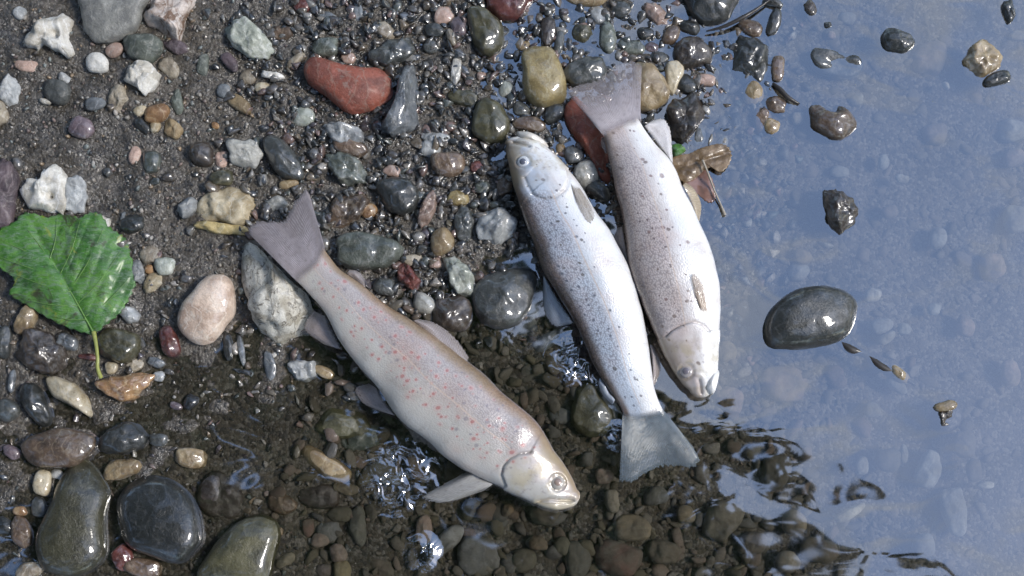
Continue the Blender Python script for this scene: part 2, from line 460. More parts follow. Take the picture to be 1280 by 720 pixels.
# tile ; geometry (tile pixels: origin of tile i = (i%4*320, i//4*180), 4 tile px = 1 photo px) ; colour ; options ; label ; reference phrase
# options: h<mm> half height, t<mm> top over water, a angular, w0/w1/w2 wetness, d dent, f flat top
STONES = r'''
0;410,-60 405,60 412,110 430,170 480,215 560,210 650,180 700,140 720,60 725,-60;grey;h11 w0 f;large flat grey stone cut by the top edge beside a pinkish white one;the large flat grey stone
0;735,-50 975,-50 970,10 945,60 915,150 885,188 850,190 800,160 735,130 722,90;patchy;h12 w0 a;blocky pinkish white stone with brown patches at the top edge;the brown-patched white stone
0;115,215 140,165 200,125 270,70 320,58 355,90 352,180 375,290 335,290 300,262 255,240 215,212 190,240 130,240;white;h10 w0 a d284,184,22,10;knobbly white stone with a hollow, like a bone, near the top corner;the knobbly hollow white stone
0;E 715 240 205 125 10;green;h10 w0;smooth dark grey green pebble under the large flat grey stone;the smooth grey green pebble
0;E 485 318 120 98 -8;white;h8 w0;rounded white pebble left of the smooth dark grey green one;the rounded white pebble
0;625,330 690,312 770,320 800,370 790,420 720,490 690,440 630,400;white;h10 w0 a;pointed white stone with yellow stains below the dark grey green pebble;the pointed white stone
0;E 878 232 140 72 25;purple;w0 a;;
0;E 570 250 92 66 -35;pink;w0;small pink pebble between the white pebble and the flat grey stone;
0;E 845 335 112 90 45;beige;w0 a;speckled beige stone just right of the pointed white stone;
0;1120,132 1164,104 1224,92 1288,144 1352,208 1368,248 1344,292 1288,304 1224,280 1168,228 1136,180;mint;h9 w0 a;pale mint green stone with a split side, upper left of the red stone;the pale mint green stone
0;E 132 330 112 62 8;pink;w0;small dusky pink pebble below the knobbly hollow white stone;
0;E 285 460 130 120 20;dgrey;h9 w0;round dark slate pebble with a pale chip on its shoulder;the round dark slate pebble
0;E 322 392 62 50 30;lgrey;w0;;
0;E 476 520 106 66 -8;slate;w0;;
0;E 785 568 140 82 -12;orange;h9 w0;orange tan pebble in the damp mud, upper left of the photo;the orange tan pebble
0;E 700 555 70 50 -20;cream;w0;;
0;E 590 500 108 132 15;beige;w0 a;;
0;E 410 640 125 105 20;purple;w1;;
0;-50,500 10,505 45,560 30,610 -50,640;beige;h9 w0;beige grey stone cut by the picture's left edge;
0;E 45 450 120 150 -20;lgrey;h6 w0 a;;
0;E 862 645 105 88 10;tan;w0 a;;
0;E 885 512 62 125 -8;green;w0 a;;
0;E 776 636 56 52 0;cream;w0;;
0;E 712 628 92 56 40;black;w1;;
0;E 1120 455 72 66 0;slate;w0;;
0;E 1076 630 40 34 0;orange;w0;;
0;E 1195 520 150 66 35;tan;w0;;
0;E 1240 388 86 74 0;beige;w0;;
0;E 1015 325 60 112 5;green;w0;;
0;E 1150 310 112 60 45;purple;w0;;
0;E 226 508 56 30 10;white;w0;tiny flat white pebble touching the round dark slate pebble;
0;E 98 66 70 62 30;lgrey;w0;;
1;245,350 270,305 330,305 440,330 560,345 620,345 665,380 685,430 670,490 610,530 540,560 480,570 430,550 370,500 300,450 255,410;red;h13 w0 s;smooth brick red bean-shaped stone lying on the wet gravel;the bean-shaped red stone
1;E 680 265 225 122 -18;dgrey;h9 w1 a;dark layered shale stone just above the red bean-shaped stone;the dark shale stone
1;730,370 760,315 810,305 805,380 815,500 810,600 760,670 680,690 620,640 690,560 700,450;slate;h10 w1 a;long blue grey stone with a pale top, right of the red bean-shaped stone;the long blue grey stone
1;320,620 370,600 450,625 530,650 535,710 470,745 380,705;lgrey;h9 w1 a;pale slab with a white face below the red bean-shaped stone;the white-faced slab
1;1060,50 1110,38 1180,80 1240,140 1235,230 1190,280 1130,270 1080,200 1055,110;olive;h13 w1;glossy olive grey egg-shaped stone near the top edge;the olive egg-shaped stone
1;1140,-60 1145,10 1165,65 1260,108 1340,80 1392,-60;dred;h12 w1;dark red stone cut by the picture's top edge;the dark red stone at the top edge
1;E 1170 610 188 222 10;olive;h13 w2;round olive pebble with a wet pale sheen left of the middle trout's snout;the round olive pebble
1;E 1040 490 155 82 15;olive;w1;;
1;E 350 235 145 92 -5;green;h7 w1;;
1;E 1000 350 52 155 5;white;h6 w1 a;white finger-shaped stone between dark gravel, upper middle;the white finger-shaped stone
1;E 940 80 104 90 0;pink;w1;;
1;E 890 150 92 72 0;dgrey;w1;;
1;E 880 235 92 62 -10;dgrey;w1;;
1;E 975 185 44 84 -20;beige;w1;;
1;E 240 585 115 92 20;mint;w1;;
1;E 30 440 72 66 0;cream;w1;;
1;E 80 376 114 42 10;white;w1 a;;
1;E 1125 380 48 44 0;pink;w1;;
1;E 460 290 72 62 0;pink;w1;;
1;E 1252 450 84 84 0;mint;w1;;
1;E 640 150 112 80 30;beige;w1 a;;
1;E 1015 130 80 112 0;purple;w1;;
1;E 130 165 104 72 10;brown;w0 a;;
1;E 900 690 165 74 8;lgrey;w1 a;;
1;E 230 30 82 72 0;dred;w1;;
1;E 200 300 120 42 -40;beige;w0;;
1;E 510 60 60 100 -15;slate;w1 a;;
1;E 350 80 120 50 20;slate;w1 a;;
2;45,280 80,245 150,238 210,250 240,310 270,400 275,480 240,520 160,540 100,520 60,470 50,380;yellow;h15 w1 f s;smooth yellow brown block standing beside the tail of the rightmost trout;the yellow brown block
2;E 372 362 205 155 -10;dgrey;h11 w2 t12;dark wet stone under the tail fin of the rightmost trout;the dark stone under the tail fin
2;610,330 670,320 730,360 780,430 785,500 740,545 670,555 620,530 600,420;tan;h13 w1;tan rounded stone with a cream edge touching the rightmost trout's tail;the tan stone at the tail
2;765,330 800,305 845,315 862,352 840,410 805,472 775,440;cream;h11 w1;smooth cream pebble leaning on the tan stone by the tail;the leaning cream pebble
2;E 898 270 182 158 -10;dbrown;h12 w2;round chocolate brown stone with a wet glint beside shallow water;the round chocolate stone
2;1110,250 1130,180 1200,178 1275,240 1285,350 1250,420 1170,412 1110,370;black;h13 w2 a f;black squarish stone with a mirror-wet top in the shallows;the squarish black stone
2;760,560 800,510 880,480 960,490 970,560 930,640 870,712 800,712 785,640;dbrown;h12 w1 a;rough dark brown rock right of the rightmost trout's tail stalk;the rough dark brown rock
2;252,575 288,530 328,510 420,600 468,680 490,800 496,930 430,880 352,740 290,660;red;h12 w0 f t11;flat brick red slab half hidden beneath the rightmost trout;the flat red slab
2;245,-60 285,12 380,36 465,14 510,-60;tan;h13 w1;tan stone cut by the top edge right of the dark red one;
2;E 440 78 112 92 10;lgrey;w1 a;;
2;E 350 175 112 102 0;olive;h8 w1 a;;
2;E 720 75 195 74 42;pink;h8 w1 a;;
2;E 795 178 76 112 25;brown;h7 w1;;
2;E 885 140 115 74 25;black;h8 w2;;
2;872,-60 870,30 890,80 960,122 1060,112 1112,50 1130,-60;black;h13 w2;big glossy black stone cut by the top edge above the shallows;the big black stone at the top edge
2;E 1190 142 135 78 22;brown;h7 w1;;
2;E 1205 470 100 112 30;tan;h7 w1;;
2;E 1252 600 92 134 -15;brown;h9 w1;orange brown pebble at the waterline right of the rough dark brown rock;
2;E 480 190 92 150 5;green;h8 w2;;
2;E 455 285 90 70 0;black;w2;;
2;E 215 565 118 92 -10;dgrey;h7 w2;;
2;E 45 545 84 72 0;dgrey;w2;;
2;E 88 622 155 78 8;brown;h7 w2;;
2;E 180 160 84 140 -5;dbrown;h10 w2;;
2;E 235 215 50 130 8;dgrey;w2;;
2;E 60 232 86 50 -5;tan;w1;;
2;E 1072 282 72 92 15;black;w2;;
2;E 1125 605 52 84 -10;black;w2;;
2;E 938 680 62 96 0;slate;w2;;
2;E 965 400 112 62 10;pink;w1;;
2;E 1065 395 70 110 15;black;w2;;
2;E 870 420 110 90 30;black;w2;;
2;E 605 240 130 66 0;green;w2;;
2;E 540 45 110 80 20;dgrey;w2;;
2;E 665 165 84 60 -10;black;w2;;
2;E 700 240 70 56 20;purple;w2;;
2;E 790 20 120 50 -20;dgrey;w2;;
2;E 1005 262 34 60 0;dgrey;w2;;
2;E 740 290 110 60 10;dgrey;w2;;
3;E 645 205 162 116 10;black;h8 t8 w2;small black stone poking out of the water near the top right;the small black stone in the water
3;975,310 1010,240 1060,205 1130,230 1170,280 1160,330 1100,370 1040,390 1000,360;tan;h9 t9 w2 a;brown and yellow stone poking out of the water at far right;the brown and yellow water stone
3;E 1145 395 142 74 -15;black;h6 t5 w2;little black stone touching the brown and yellow one in the water;
3;E 340 322 265 132 10;dgrey;h8 t3.2 w2 f d345,330,70,4.5;ring-like dark stone barely breaking the water surface;the barely emerging ring-like stone
3;195,540 240,528 310,565 330,530 380,538 430,580 447,630 410,682 340,702 270,682 215,630;brown;h11 t9 w2 d320,550,26,6;heart-shaped brown stone poking out of the water;the heart-shaped stone
3;E 50 340 72 122 5;brown;t4 w2;;
3;E 40 522 112 80 10;brown;t4 w2 a;;
3;E 18 632 76 82 25;tan;t3 w2;;
3;E 30 110 66 130 12;black;t5 w2;;
3;E 22 12 100 50 15;black;t5 w2;;
3;E 212 40 54 84 -30;dbrown;t3 w2;;
3;E 298 126 36 30 0;black;t3 w2;tiny black pebble breaking the water above the ring-like stone;
3;E 1205 50 56 120 -10;black;h7 t6 w2 a;narrow black stone in the water at the top right corner;
3;E 805 292 160 170 0;pink;h9 t-9;;
3;E 835 670 120 112 0;pink;h9 t-10;;
3;E 1220 655 140 120 0;lgrey;h9 t-11;;
3;E 440 502 66 60 0;lgrey;h7 t-8;;
3;E 316 176 44 42 0;pink;h6 t-6;;
3;E 890 428 46 28 40;white;h6 t-6;;
3;E 400 92 80 66 0;lgrey;h8 t-9;;
3;E 1248 178 80 52 0;beige;h8 t-10;;
3;E 150 590 70 60 0;beige;h6 t-4;;
4;105,220 160,185 212,182 225,120 280,105 330,150 332,260 340,340 330,372 270,338 200,322 140,322;white;h10 w0 a d258,266,26,9;knobbly white stone with a hole, touching the green leaf's upper edge;the knobbly white stone by the leaf
4;E 372 250 130 190 15;lgrey;h5 w0 a;;
4;-60,60 0,55 60,95 90,200 75,300 40,420 -60,430;purple;h11 w0 a;dark purple grey rock at the picture's left edge above the green leaf;the dark purple rock
4;980,310 1040,240 1120,215 1240,215 1262,300 1250,370 1180,402 1100,392 1000,382;cream;h10 w0 a;cream and grey banded rock left of the spotted trout's tail;the cream banded rock
4;955,372 1050,388 1228,412 1232,452 1080,448 975,418;yellow;h7 w0 a;flat ochre yellow slab under the cream banded rock;
4;E 938 320 116 84 -40;lgrey;h7 w0 a;;
4;E 825 610 104 97 0;mint;h8 w0;small round pale green pebble right of the green leaf;the round pale green pebble
4;E 745 627 48 44 0;orange;w0;;
4;E 750 555 104 88 -10;beige;w0 a;;
4;E 690 635 58 155 -12;lgrey;h7 w0 a;;
4;E 762 690 96 104 10;cream;w0 a;;
4;E 515 402 76 82 30;white;w0 a;;
4;E 662 400 124 98 0;black;h6 w1 a;;
4;E 615 390 26 115 5;slate;w0 a;;
4;E 675 55 58 94 5;pink;w0;;
4;E 760 90 96 104 0;green;h7 w1;;
4;E 1110 80 62 94 8;pink;w0 a;;
4;E 1110 172 115 84 -5;olive;h8 w1;;
4;E 1010 50 124 122 0;dbrown;h8 w1;;
4;1144,-10 1280,-16 1320,60 1272,112 1160,95;grey;h9 w0 a;flat grey brown stone left of the dark olive wet stone;
4;1200,480 1252,478 1320,552 1420,660 1512,728 1540,800 1580,860 1560,960 1460,1010 1380,980 1300,920 1240,820 1200,700;chalk;h18 w0 a f;big chalky white rock with black specks under the spotted trout's tail;the big chalky white rock
8;890,190 905,100 960,30 1008,-30 1070,-60 1140,-52 1172,10 1176,120 1130,190 1070,260 1010,285 950,260;blush;h13 w1 s;smooth oval pinkish cream stone between the green leaf and the chalky rock;the oval pinkish cream stone
5;40,-30 130,-20 190,40 240,130 240,175 180,182 110,150 60,80;dgrey;h11 w2;dark olive wet stone above the spotted trout's tail fin;the dark olive wet stone
5;325,60 440,45 520,90 580,180 500,200 440,220 380,140;green;h9 w1 a;green and white flat stone right of the dark olive wet one;the green and white flat stone
5;610,200 680,170 780,190 820,270 790,330 720,352 640,310;black;h12 w2;round blackish green stone with a blue sky sheen amid the gravel;the round blackish green stone
5;E 960 100 162 132 -5;brown;h10 w2;rounded brown stone with a wet sheen left of the middle trout's head;the rounded brown stone
5;410,480 500,445 620,460 710,490 745,530 700,580 620,625 500,630 420,600 408,550;green;h10 w1 f;flat grey green slab beside the spotted trout's tail stalk;the flat grey green slab
5;1100,420 1130,350 1220,310 1290,380 1292,480 1200,502 1110,490;lgrey;h11 w2 a;pale wet stone with dark seams left of the middle trout's body;the pale seamed stone
5;E 930 490 122 134 -10;tan;h8 w1;;
5;690,590 760,600 830,700 800,745 720,690;dred;h8 w1 a;dark red slab right of the flat grey green slab;
5;930,570 990,555 1050,610 1100,690 1080,760 1010,762 970,690;mint;h9 w1 a;speckled pale green white stone amid black gravel, left of the middle trout;the speckled pale green stone
5;E 855 330 72 185 25;pink;h7 w1 a;;
5;E 1040 400 104 180 5;dgrey;h8 w1 a;;
5;E 450 330 230 150 -20;brown;h6 w1 a;;
5;E 565 335 84 72 -10;orange;h7 w2;;
5;E 335 370 72 76 0;black;w2;;
5;E 790 582 115 60 5;beige;w1;;
5;E 895 597 58 56 0;pink;w1;;
5;E 640 715 124 84 10;dgrey;h8 w2;;
5;E 100 300 116 78 -10;grey;h7 w1 a;;
5;E 160 202 104 42 -5;tan;w1;;
5;E 680 135 84 62 20;pink;w1;;
5;E 1010 272 112 78 10;yellow;h7 w1;;
5;E 1130 215 72 70 0;green;w1;;
5;E 1105 115 76 58 0;dred;w1;;
5;E 1200 130 70 84 0;brown;w1;;
5;E 1240 210 80 90 0;brown;w1;;
5;E 870 25 110 84 30;lgrey;w1 a;;
5;E 985 850 190 190 0;dbrown;h11 w2;round dark brown stone left of a bigger dark one in the middle gravel;the round dark brown stone
5;1080,760 1140,660 1280,620 1392,660 1380,820 1280,920 1140,900;dgrey;h14 w2;big dark slate stone with wet pale streaks left of the middle trout;the big dark slate stone
5;E 840 800 130 100 20;grey;h7 w2;;
5;E 330 660 90 80 0;black;w2;;
5;E 470 20 180 90 10;brown;h7 w1;;
6;E 370 155 128 138 30;grey;h9 w1;smooth round grey pebble between the heads of two trout and a red slab;the round grey pebble between the trout
6;E 310 55 92 90 0;slate;h7 w2;;
6;E 242 25 54 54 0;tan;w2;;
6;E 430 232 136 82 30;dgrey;h8 w2;;
6;E 20 60 60 60 0;dgrey;w2;;
7;270,230 330,225 390,213 440,250 452,340 440,400 390,442 340,457 300,400 280,320;dbrown;h12 t10 w2 a;lone dark brown stone in the water above the big oval one;the lone dark brown water stone
7;E 172 565 90 76 0;tan;h8 t-6;;
7;E 150 640 110 90 0;lgrey;h8 t-9;;
7;E 670 175 70 46 10;white;h6 t-6;small white pebble under the water right of the lone dark brown stone;
7;E 578 92 60 76 -10;lgrey;h6 t-8;;
7;E 850 472 90 104 0;lgrey;h8 t-9;;
7;E 1120 612 130 130 0;pink;h9 t-11;;
7;E 1238 372 120 150 0;lgrey;h9 t-11;;
7;E 1230 70 110 90 0;pink;h9 t-10;;
7;E 610 340 80 70 0;pink;h8 t-9;;
7;E 360 140 90 60 10;lgrey;h8 t-8;;
11;-10,130 60,60 150,10 260,-8 370,10 440,60 455,130 420,220 340,275 230,302 100,312 0,285 -30,200;black;h18 t17 w2 s;big smooth dark oval stone standing alone in the water;the big dark oval stone
11;E 655 430 120 62 40;tan;h7 t2 w2;;
11;E 640 480 130 66 40;lgrey;h7 t-5;;
11;E 522 36 86 74 0;white;h7 t-5;small white stone under water just right of the big dark oval one;
11;E 570 190 110 80 -20;lgrey;h8 t-7;;
11;E 590 250 100 56 -30;white;h8 t-7;;
11;E 680 205 66 60 0;lgrey;h7 t-7;;
11;E 830 105 70 60 0;lgrey;h7 t-8;;
11;E 985 190 84 120 0;pink;h8 t-8;;
11;E 1210 430 90 140 0;pink;h8 t-8;;
11;800,640 860,570 940,560 980,620 960,690 900,740 830,720;dbrown;h9 t3 w2 a;brown rock just breaking the water below the big dark oval stone;
11;E 890 590 110 56 -10;tan;h8 t4 w2;;
11;E 80 480 220 190 10;pink;h9 t-9;;
11;E 520 610 80 80 0;slate;h8 t-10;;
8;E 132 160 92 160 25;tan;h9 w1;tan pebble like a thumb under the green leaf's lower edge;the thumb-like tan pebble
8;E 210 315 250 200 20;dbrown;h11 w2 a;big wet dark brown stone left of the leaf stalk;the dark brown stone left of the leaf stalk
8;E 600 285 200 180 15;olive;h12 w2;dark olive stone with a wet sheen right of the leaf stalk;the dark olive stone right of the leaf stalk
8;E 645 130 110 80 30;lgrey;h7 w2 a;;
8;E 440 345 96 36 10;dred;w1;;
8;E 556 398 68 60 0;cream;w1;;
8;E 672 390 96 66 -30;beige;w1 a;;
8;480,480 560,445 700,420 770,430 760,480 680,550 600,572 530,535;orange;h9 w2 a;flat orange brown stone at the end of the leaf stalk;the flat orange brown stone
8;235,470 260,445 340,460 400,490 450,570 457,645 400,615 320,570 270,540;cream;h10 w1;bright cream yellow pebble with a knob, lower left;the bright cream knobbed pebble
8;E 180 580 110 240 -25;black;h10 w2;;
8;E 40 610 130 110 20;dgrey;h9 w2;;
8;E 60 465 34 124 8;slate;w1;;
8;E 20 270 90 160 10;dgrey;h8 w2;;
8;E 780 372 90 50 20;slate;w2;;
8;E 795 442 60 56 0;lgrey;w2;;
8;E 850 270 100 150 -10;dred;h7 w1;;
8;E 1140 290 50 150 -5;black;h7 w2;;
8;E 1205 300 36 170 -12;slate;h7 w2;;
8;E 330 270 130 90 20;slate;h6 w2 a;;
8;E 880 590 60 40 10;purple;w2;;
9;E 230 412 150 115 0;lgrey;h7 w2 a;wet white grey stone left of the spotted trout's pelvic fin;
9;E 440 680 260 170 10;olive;h9 t2 w2;;
9;E 530 745 240 140 0;green;h8 t-2;;
9;E 340 420 110 60 30;tan;w2;;
9;E 70 390 60 140 -10;slate;w2;;
12;350,160 420,138 500,200 552,290 525,420 532,600 470,682 350,722 240,692 190,600 200,490 260,360 290,250;dolive;h15 w2 s;long dark olive stone with wet blue sheen, lower left corner;the long dark olive stone
12;590,330 680,240 800,218 900,260 980,360 1022,520 980,600 900,652 780,632 650,572 598,480;black;h16 w2 s;big black stone with a mirror-like wet patch, bottom left;the big black wet stone
12;1000,740 1048,600 1140,488 1240,420 1340,420 1400,470 1380,600 1300,760;olive;h14 w2 s;olive yellow stone with a wet rim at the bottom edge;the olive yellow stone
12;110,60 200,0 350,-20 480,20 470,100 380,170 250,182 150,150;brown;h11 w1;flat grey brown stone above the long dark olive one;the flat grey brown stone
12;490,70 530,0 640,-50 740,0 730,70 620,112 520,102;black;h12 w2;black stone with a blue sheen between mud and the long olive stone;the blue-sheened black stone
12;E 215 255 98 124 10;cream;h8 w1;speckled cream pebble left of the long dark olive stone;
12;E 285 212 68 52 0;lgrey;w1;;
12;E 610 185 200 104 -10;tan;h8 w1;;
12;E 955 130 168 96 8;tan;h7 w2;;
12;E 1110 320 250 220 15;dbrown;h10 t2 w2;broad dark brown stone right of the big black wet one;the broad dark brown stone
12;E 110 500 104 160 -5;brown;h8 w1;;
12;E 195 375 80 100 0;dgrey;w2;;
12;E 20 470 90 90 0;black;w2;;
12;E 620 630 110 130 -20;dred;h8 w2;;
12;E 150 692 150 80 -10;beige;h8 w2;;
12;E 720 680 200 90 10;brown;h8 w2;;
12;E 100 395 70 50 10;orange;w1;;
12;E 60 100 90 70 30;purple;w1;;
12;E 790 40 90 70 0;dgrey;w2;;
13;E 350 165 275 118 32;tan;h11 t2 w2 s;smooth long tan pebble left of the curling sun glints;the long tan pebble
13;E 450 285 130 62 10;tan;h7 t-4;;
13;E 410 605 88 92 0;pink;h8 t-3;;
13;E 320 540 96 72 0;pink;h8 t-5;;
13;E 370 500 145 104 0;slate;h8 t-7;;
13;E 150 642 100 64 -30;cream;h8 t-5;;
13;E 430 692 84 120 0;yellow;h8 t-6;;
13;842,660 900,540 980,468 1040,472 1030,530 960,600 880,650;lgrey;h9 t-3;slender pale grey stone under water below the spotted trout's pectoral fin;the slender pale grey stone
13;E 840 490 88 140 10;pink;h8 t-5;;
13;E 262 480 62 94 0;dred;h7 t-7;;
13;E 420 412 135 72 0;olive;h8 t-6;;
13;E 510 470 80 210 -5;green;h9 t-5;;
13;E 320 320 210 130 0;dbrown;h9 t-2;;
13;E 130 360 150 100 20;brown;h8 t-1 w2;;
13;E 1080 390 104 104 0;olive;h8 t-7;;
13;E 1256 392 60 58 0;orange;h7 t-7;;
13;E 640 210 200 110 20;dgrey;h8 t-5;;
13;E 1010 160 200 90 -40;brown;h8 t-7;;
13;E 1110 620 240 190 0;slate;h10 t-8;;
13;E 340 690 80 70 0;purple;h7 t-8;;
13;E 620 680 150 90 10;brown;h8 t-9;;
14;E 130 556 90 78 0;orange;h8 t-7;small orange pebble under water below the spotted trout's chin;
14;E 500 345 76 110 -10;beige;h8 t-8;;
14;E 600 480 190 140 0;tan;h9 t-8;;
14;E 530 630 235 180 15;dred;h10 t-8;dark red stone under the water at the bottom edge;the dark red stone under water
14;E 870 412 96 92 0;tan;h8 t-10;;
14;E 1050 440 190 200 20;beige;h10 t-10;;
14;E 760 600 160 130 0;brown;h9 t-11;;
14;E 330 640 120 200 0;dgrey;h9 t-9;;
14;E 250 570 90 90 0;olive;h8 t-9;;
14;E 60 640 130 120 0;olive;h9 t-10;;
14;E 160 420 160 90 10;dbrown;h8 t-8;;
14;E 1200 560 150 120 0;brown;h9 t-12;;
14;E 460 220 90 80 0;pink;h8 t-8;;
14;E 720 320 120 100 0;slate;h8 t-9;;
10;330,500 400,480 440,540 500,620 512,690 450,745 370,742 310,680 305,590;olive;h9 t4 w2;olive brown pebble outlined by curling sun glints beside the middle trout;the olive pebble beside the middle trout
10;E 480 600 90 170 -12;lgrey;h7 t-2 w2;;
10;E 170 270 170 70 -30;slate;h7 t0 w2;;
10;E 80 150 120 200 15;dgrey;h8 t0 w2;;
10;E 1075 320 90 110 0;tan;h8 t-7;;
10;E 1090 560 150 120 20;pink;h8 t-8;;
10;E 240 640 110 90 0;slate;h7 t-5;;
10;E 110 430 150 120 0;dgrey;h7 t-5;;
15;E 470 170 62 94 -10;white;h8 t-4;small white stone under the water below the big dark oval one;
15;E 410 405 170 50 -28;white;h8 t-6;pale streak-shaped stone under the water near the bottom right;
15;E 930 390 115 270 -8;lgrey;h10 t-9;;
15;E 780 570 110 130 -20;lgrey;h9 t-8;;
15;E 1090 265 90 36 0;white;h7 t-7;;
15;E 800 190 120 190 20;lgrey;h9 t-9;;
15;E 600 140 130 110 0;black;h9 t-3 w2;;
15;E 680 110 40 90 0;lgrey;h7 t-6;;
15;E 1030 190 80 120 0;dbrown;h9 t-3 w2;;
15;E 980 60 120 130 0;dbrown;h9 t-3 w2;;
15;E 130 450 120 130 0;tan;h9 t-9;;
15;E 250 590 180 130 10;brown;h9 t-10;;
15;E 100 650 120 110 0;beige;h9 t-11;;
15;E 40 200 150 180 0;dbrown;h9 t-10;;
'''
RECS = []          # every stone: px centre, radius px, colour key, label, ref, object
def ell(cx, cy, w, h, ang, rnd, q=10):
    a = math.radians(ang)
    pts = []
    ph = rnd.uniform(0, 6.28)
    for i in range(q):
        t = 2 * math.pi * i / q
        k = 1 + .07 * math.sin(2 * t + ph) + .06 * math.sin(3 * t + ph * 2.3) + rnd.uniform(-.04, .04)
        c, s = math.cos(t), math.sin(t)
        e = .82
        x = w / 2 * math.copysign(abs(c) ** e, c) * k
        y = h / 2 * math.copysign(abs(s) ** e, s) * k
        pts.append((cx + x * math.cos(a) - y * math.sin(a), cy + x * math.sin(a) + y * math.cos(a)))
    return pts
def add_stone(pts, key, opts, label, ref, seed):
    """pts in photo pixels"""
    cx = (min(p[0] for p in pts) + max(p[0] for p in pts)) / 2
    cy = (min(p[1] for p in pts) + max(p[1] for p in pts)) / 2
    w = max(p[0] for p in pts) - min(p[0] for p in pts); h = max(p[1] for p in pts) - min(p[1] for p in pts)
    hz = .30 * min(w, h) * PX
    wet, ang, flat, top, dent, smo = 1, False, .62, None, [], False
    for o in opts.split():
        if o[0] == 'h': hz = max(float(o[1:]) * .001, 0.004)
        elif o[0] == 'w': wet = int(o[1:])
        elif o == 'a': ang = True
        elif o == 'f': flat = .38
        elif o == 's': smo = True
        elif o[0] == 't': top = float(o[1:]) * .001
        elif o[0] == 'd': dent.append([float(v) for v in o[1:].split(',')])
    if top is not None and top < -.002: wet = 3
    hz = max(.003, min(hz, .42 * min(w, h) * PX))
    p0 = at(cx, cy, 0)
    g = gz(p0.x, p0.y)
    zc = g + hz * .30 if top is None else top - hz
    c = at(cx, cy, zc)
    out = [(at(x, y, zc) - c).to_2d() for x, y in pts]
    if out[0].cross(out[len(out) // 3]) < 0: out = out[::-1]
    dd = []
    for dx, dy, dr, dp in dent:
        q = at(dx, dy, zc) - c
        dd.append((q.x, q.y, dr * PX, dp * .001))
    big = max(w, h) > 34
    nm = 'stone' if max(w, h) > 26 else 'pebble'
    me = pillow_mesh(nm, out, hz, stone_mat(key, wet), seed, .13 if ang else (.03 if smo else .07), flat, ang, 48 if big else 24, 12 if big else 6, dd, smo)
    o = new_obj(nm, me)
    o.location = c
    RECS.append(dict(px=cx, py=cy, r=max(w, h) / 2, w=w, h=h, key=key, label=label, ref=ref, o=o, top=top, ang=ang, wet=wet))
    return o
for li, line in enumerate(STONES.strip().splitlines()):
    ti, geo, key, opts, label, ref = (s.strip() for s in line.split(';'))
    ox, oy = int(ti) % 4 * 320, int(ti) // 4 * 180
    rnd = random.Random(li * 7 + 3)
    if geo[0] == 'E':
        cx, cy, w, h, a = (float(v) for v in geo[1:].split())
        pts = ell(cx, cy, w, h, a, rnd)
    else:
        pts = [tuple(float(c) for c in p.split(',')) for p in geo.split()]
    pts = [(ox + x / 4, oy + y / 4) for x, y in pts]
    oo = []
    for o in opts.split():                       # dents are given in tile pixels too
        if o[0] == 'd':
            v = [float(t) for t in o[1:].split(',')]
            o = 'd%g,%g,%g,%g' % (ox + v[0] / 4, oy + v[1] / 4, v[2] / 4, v[3])
        oo.append(o)
    add_stone(pts, key, ' '.join(oo), label, ref, li)
# ------------------------------------------------------------------ trout
def seg_dist(p, poly):
    """distance and nearest point from p to a polyline (2-D)"""
    best = (1e9, None)
    for a, b in zip(poly[:-1], poly[1:]):
        ab = b - a
        t = max(0.0, min(1.0, (p - a).dot(ab) / max(ab.length_squared, 1e-12)))
        q = a + ab * t
        d = (p - q).length
        if d < best[0]: best = (d, q)
    return best

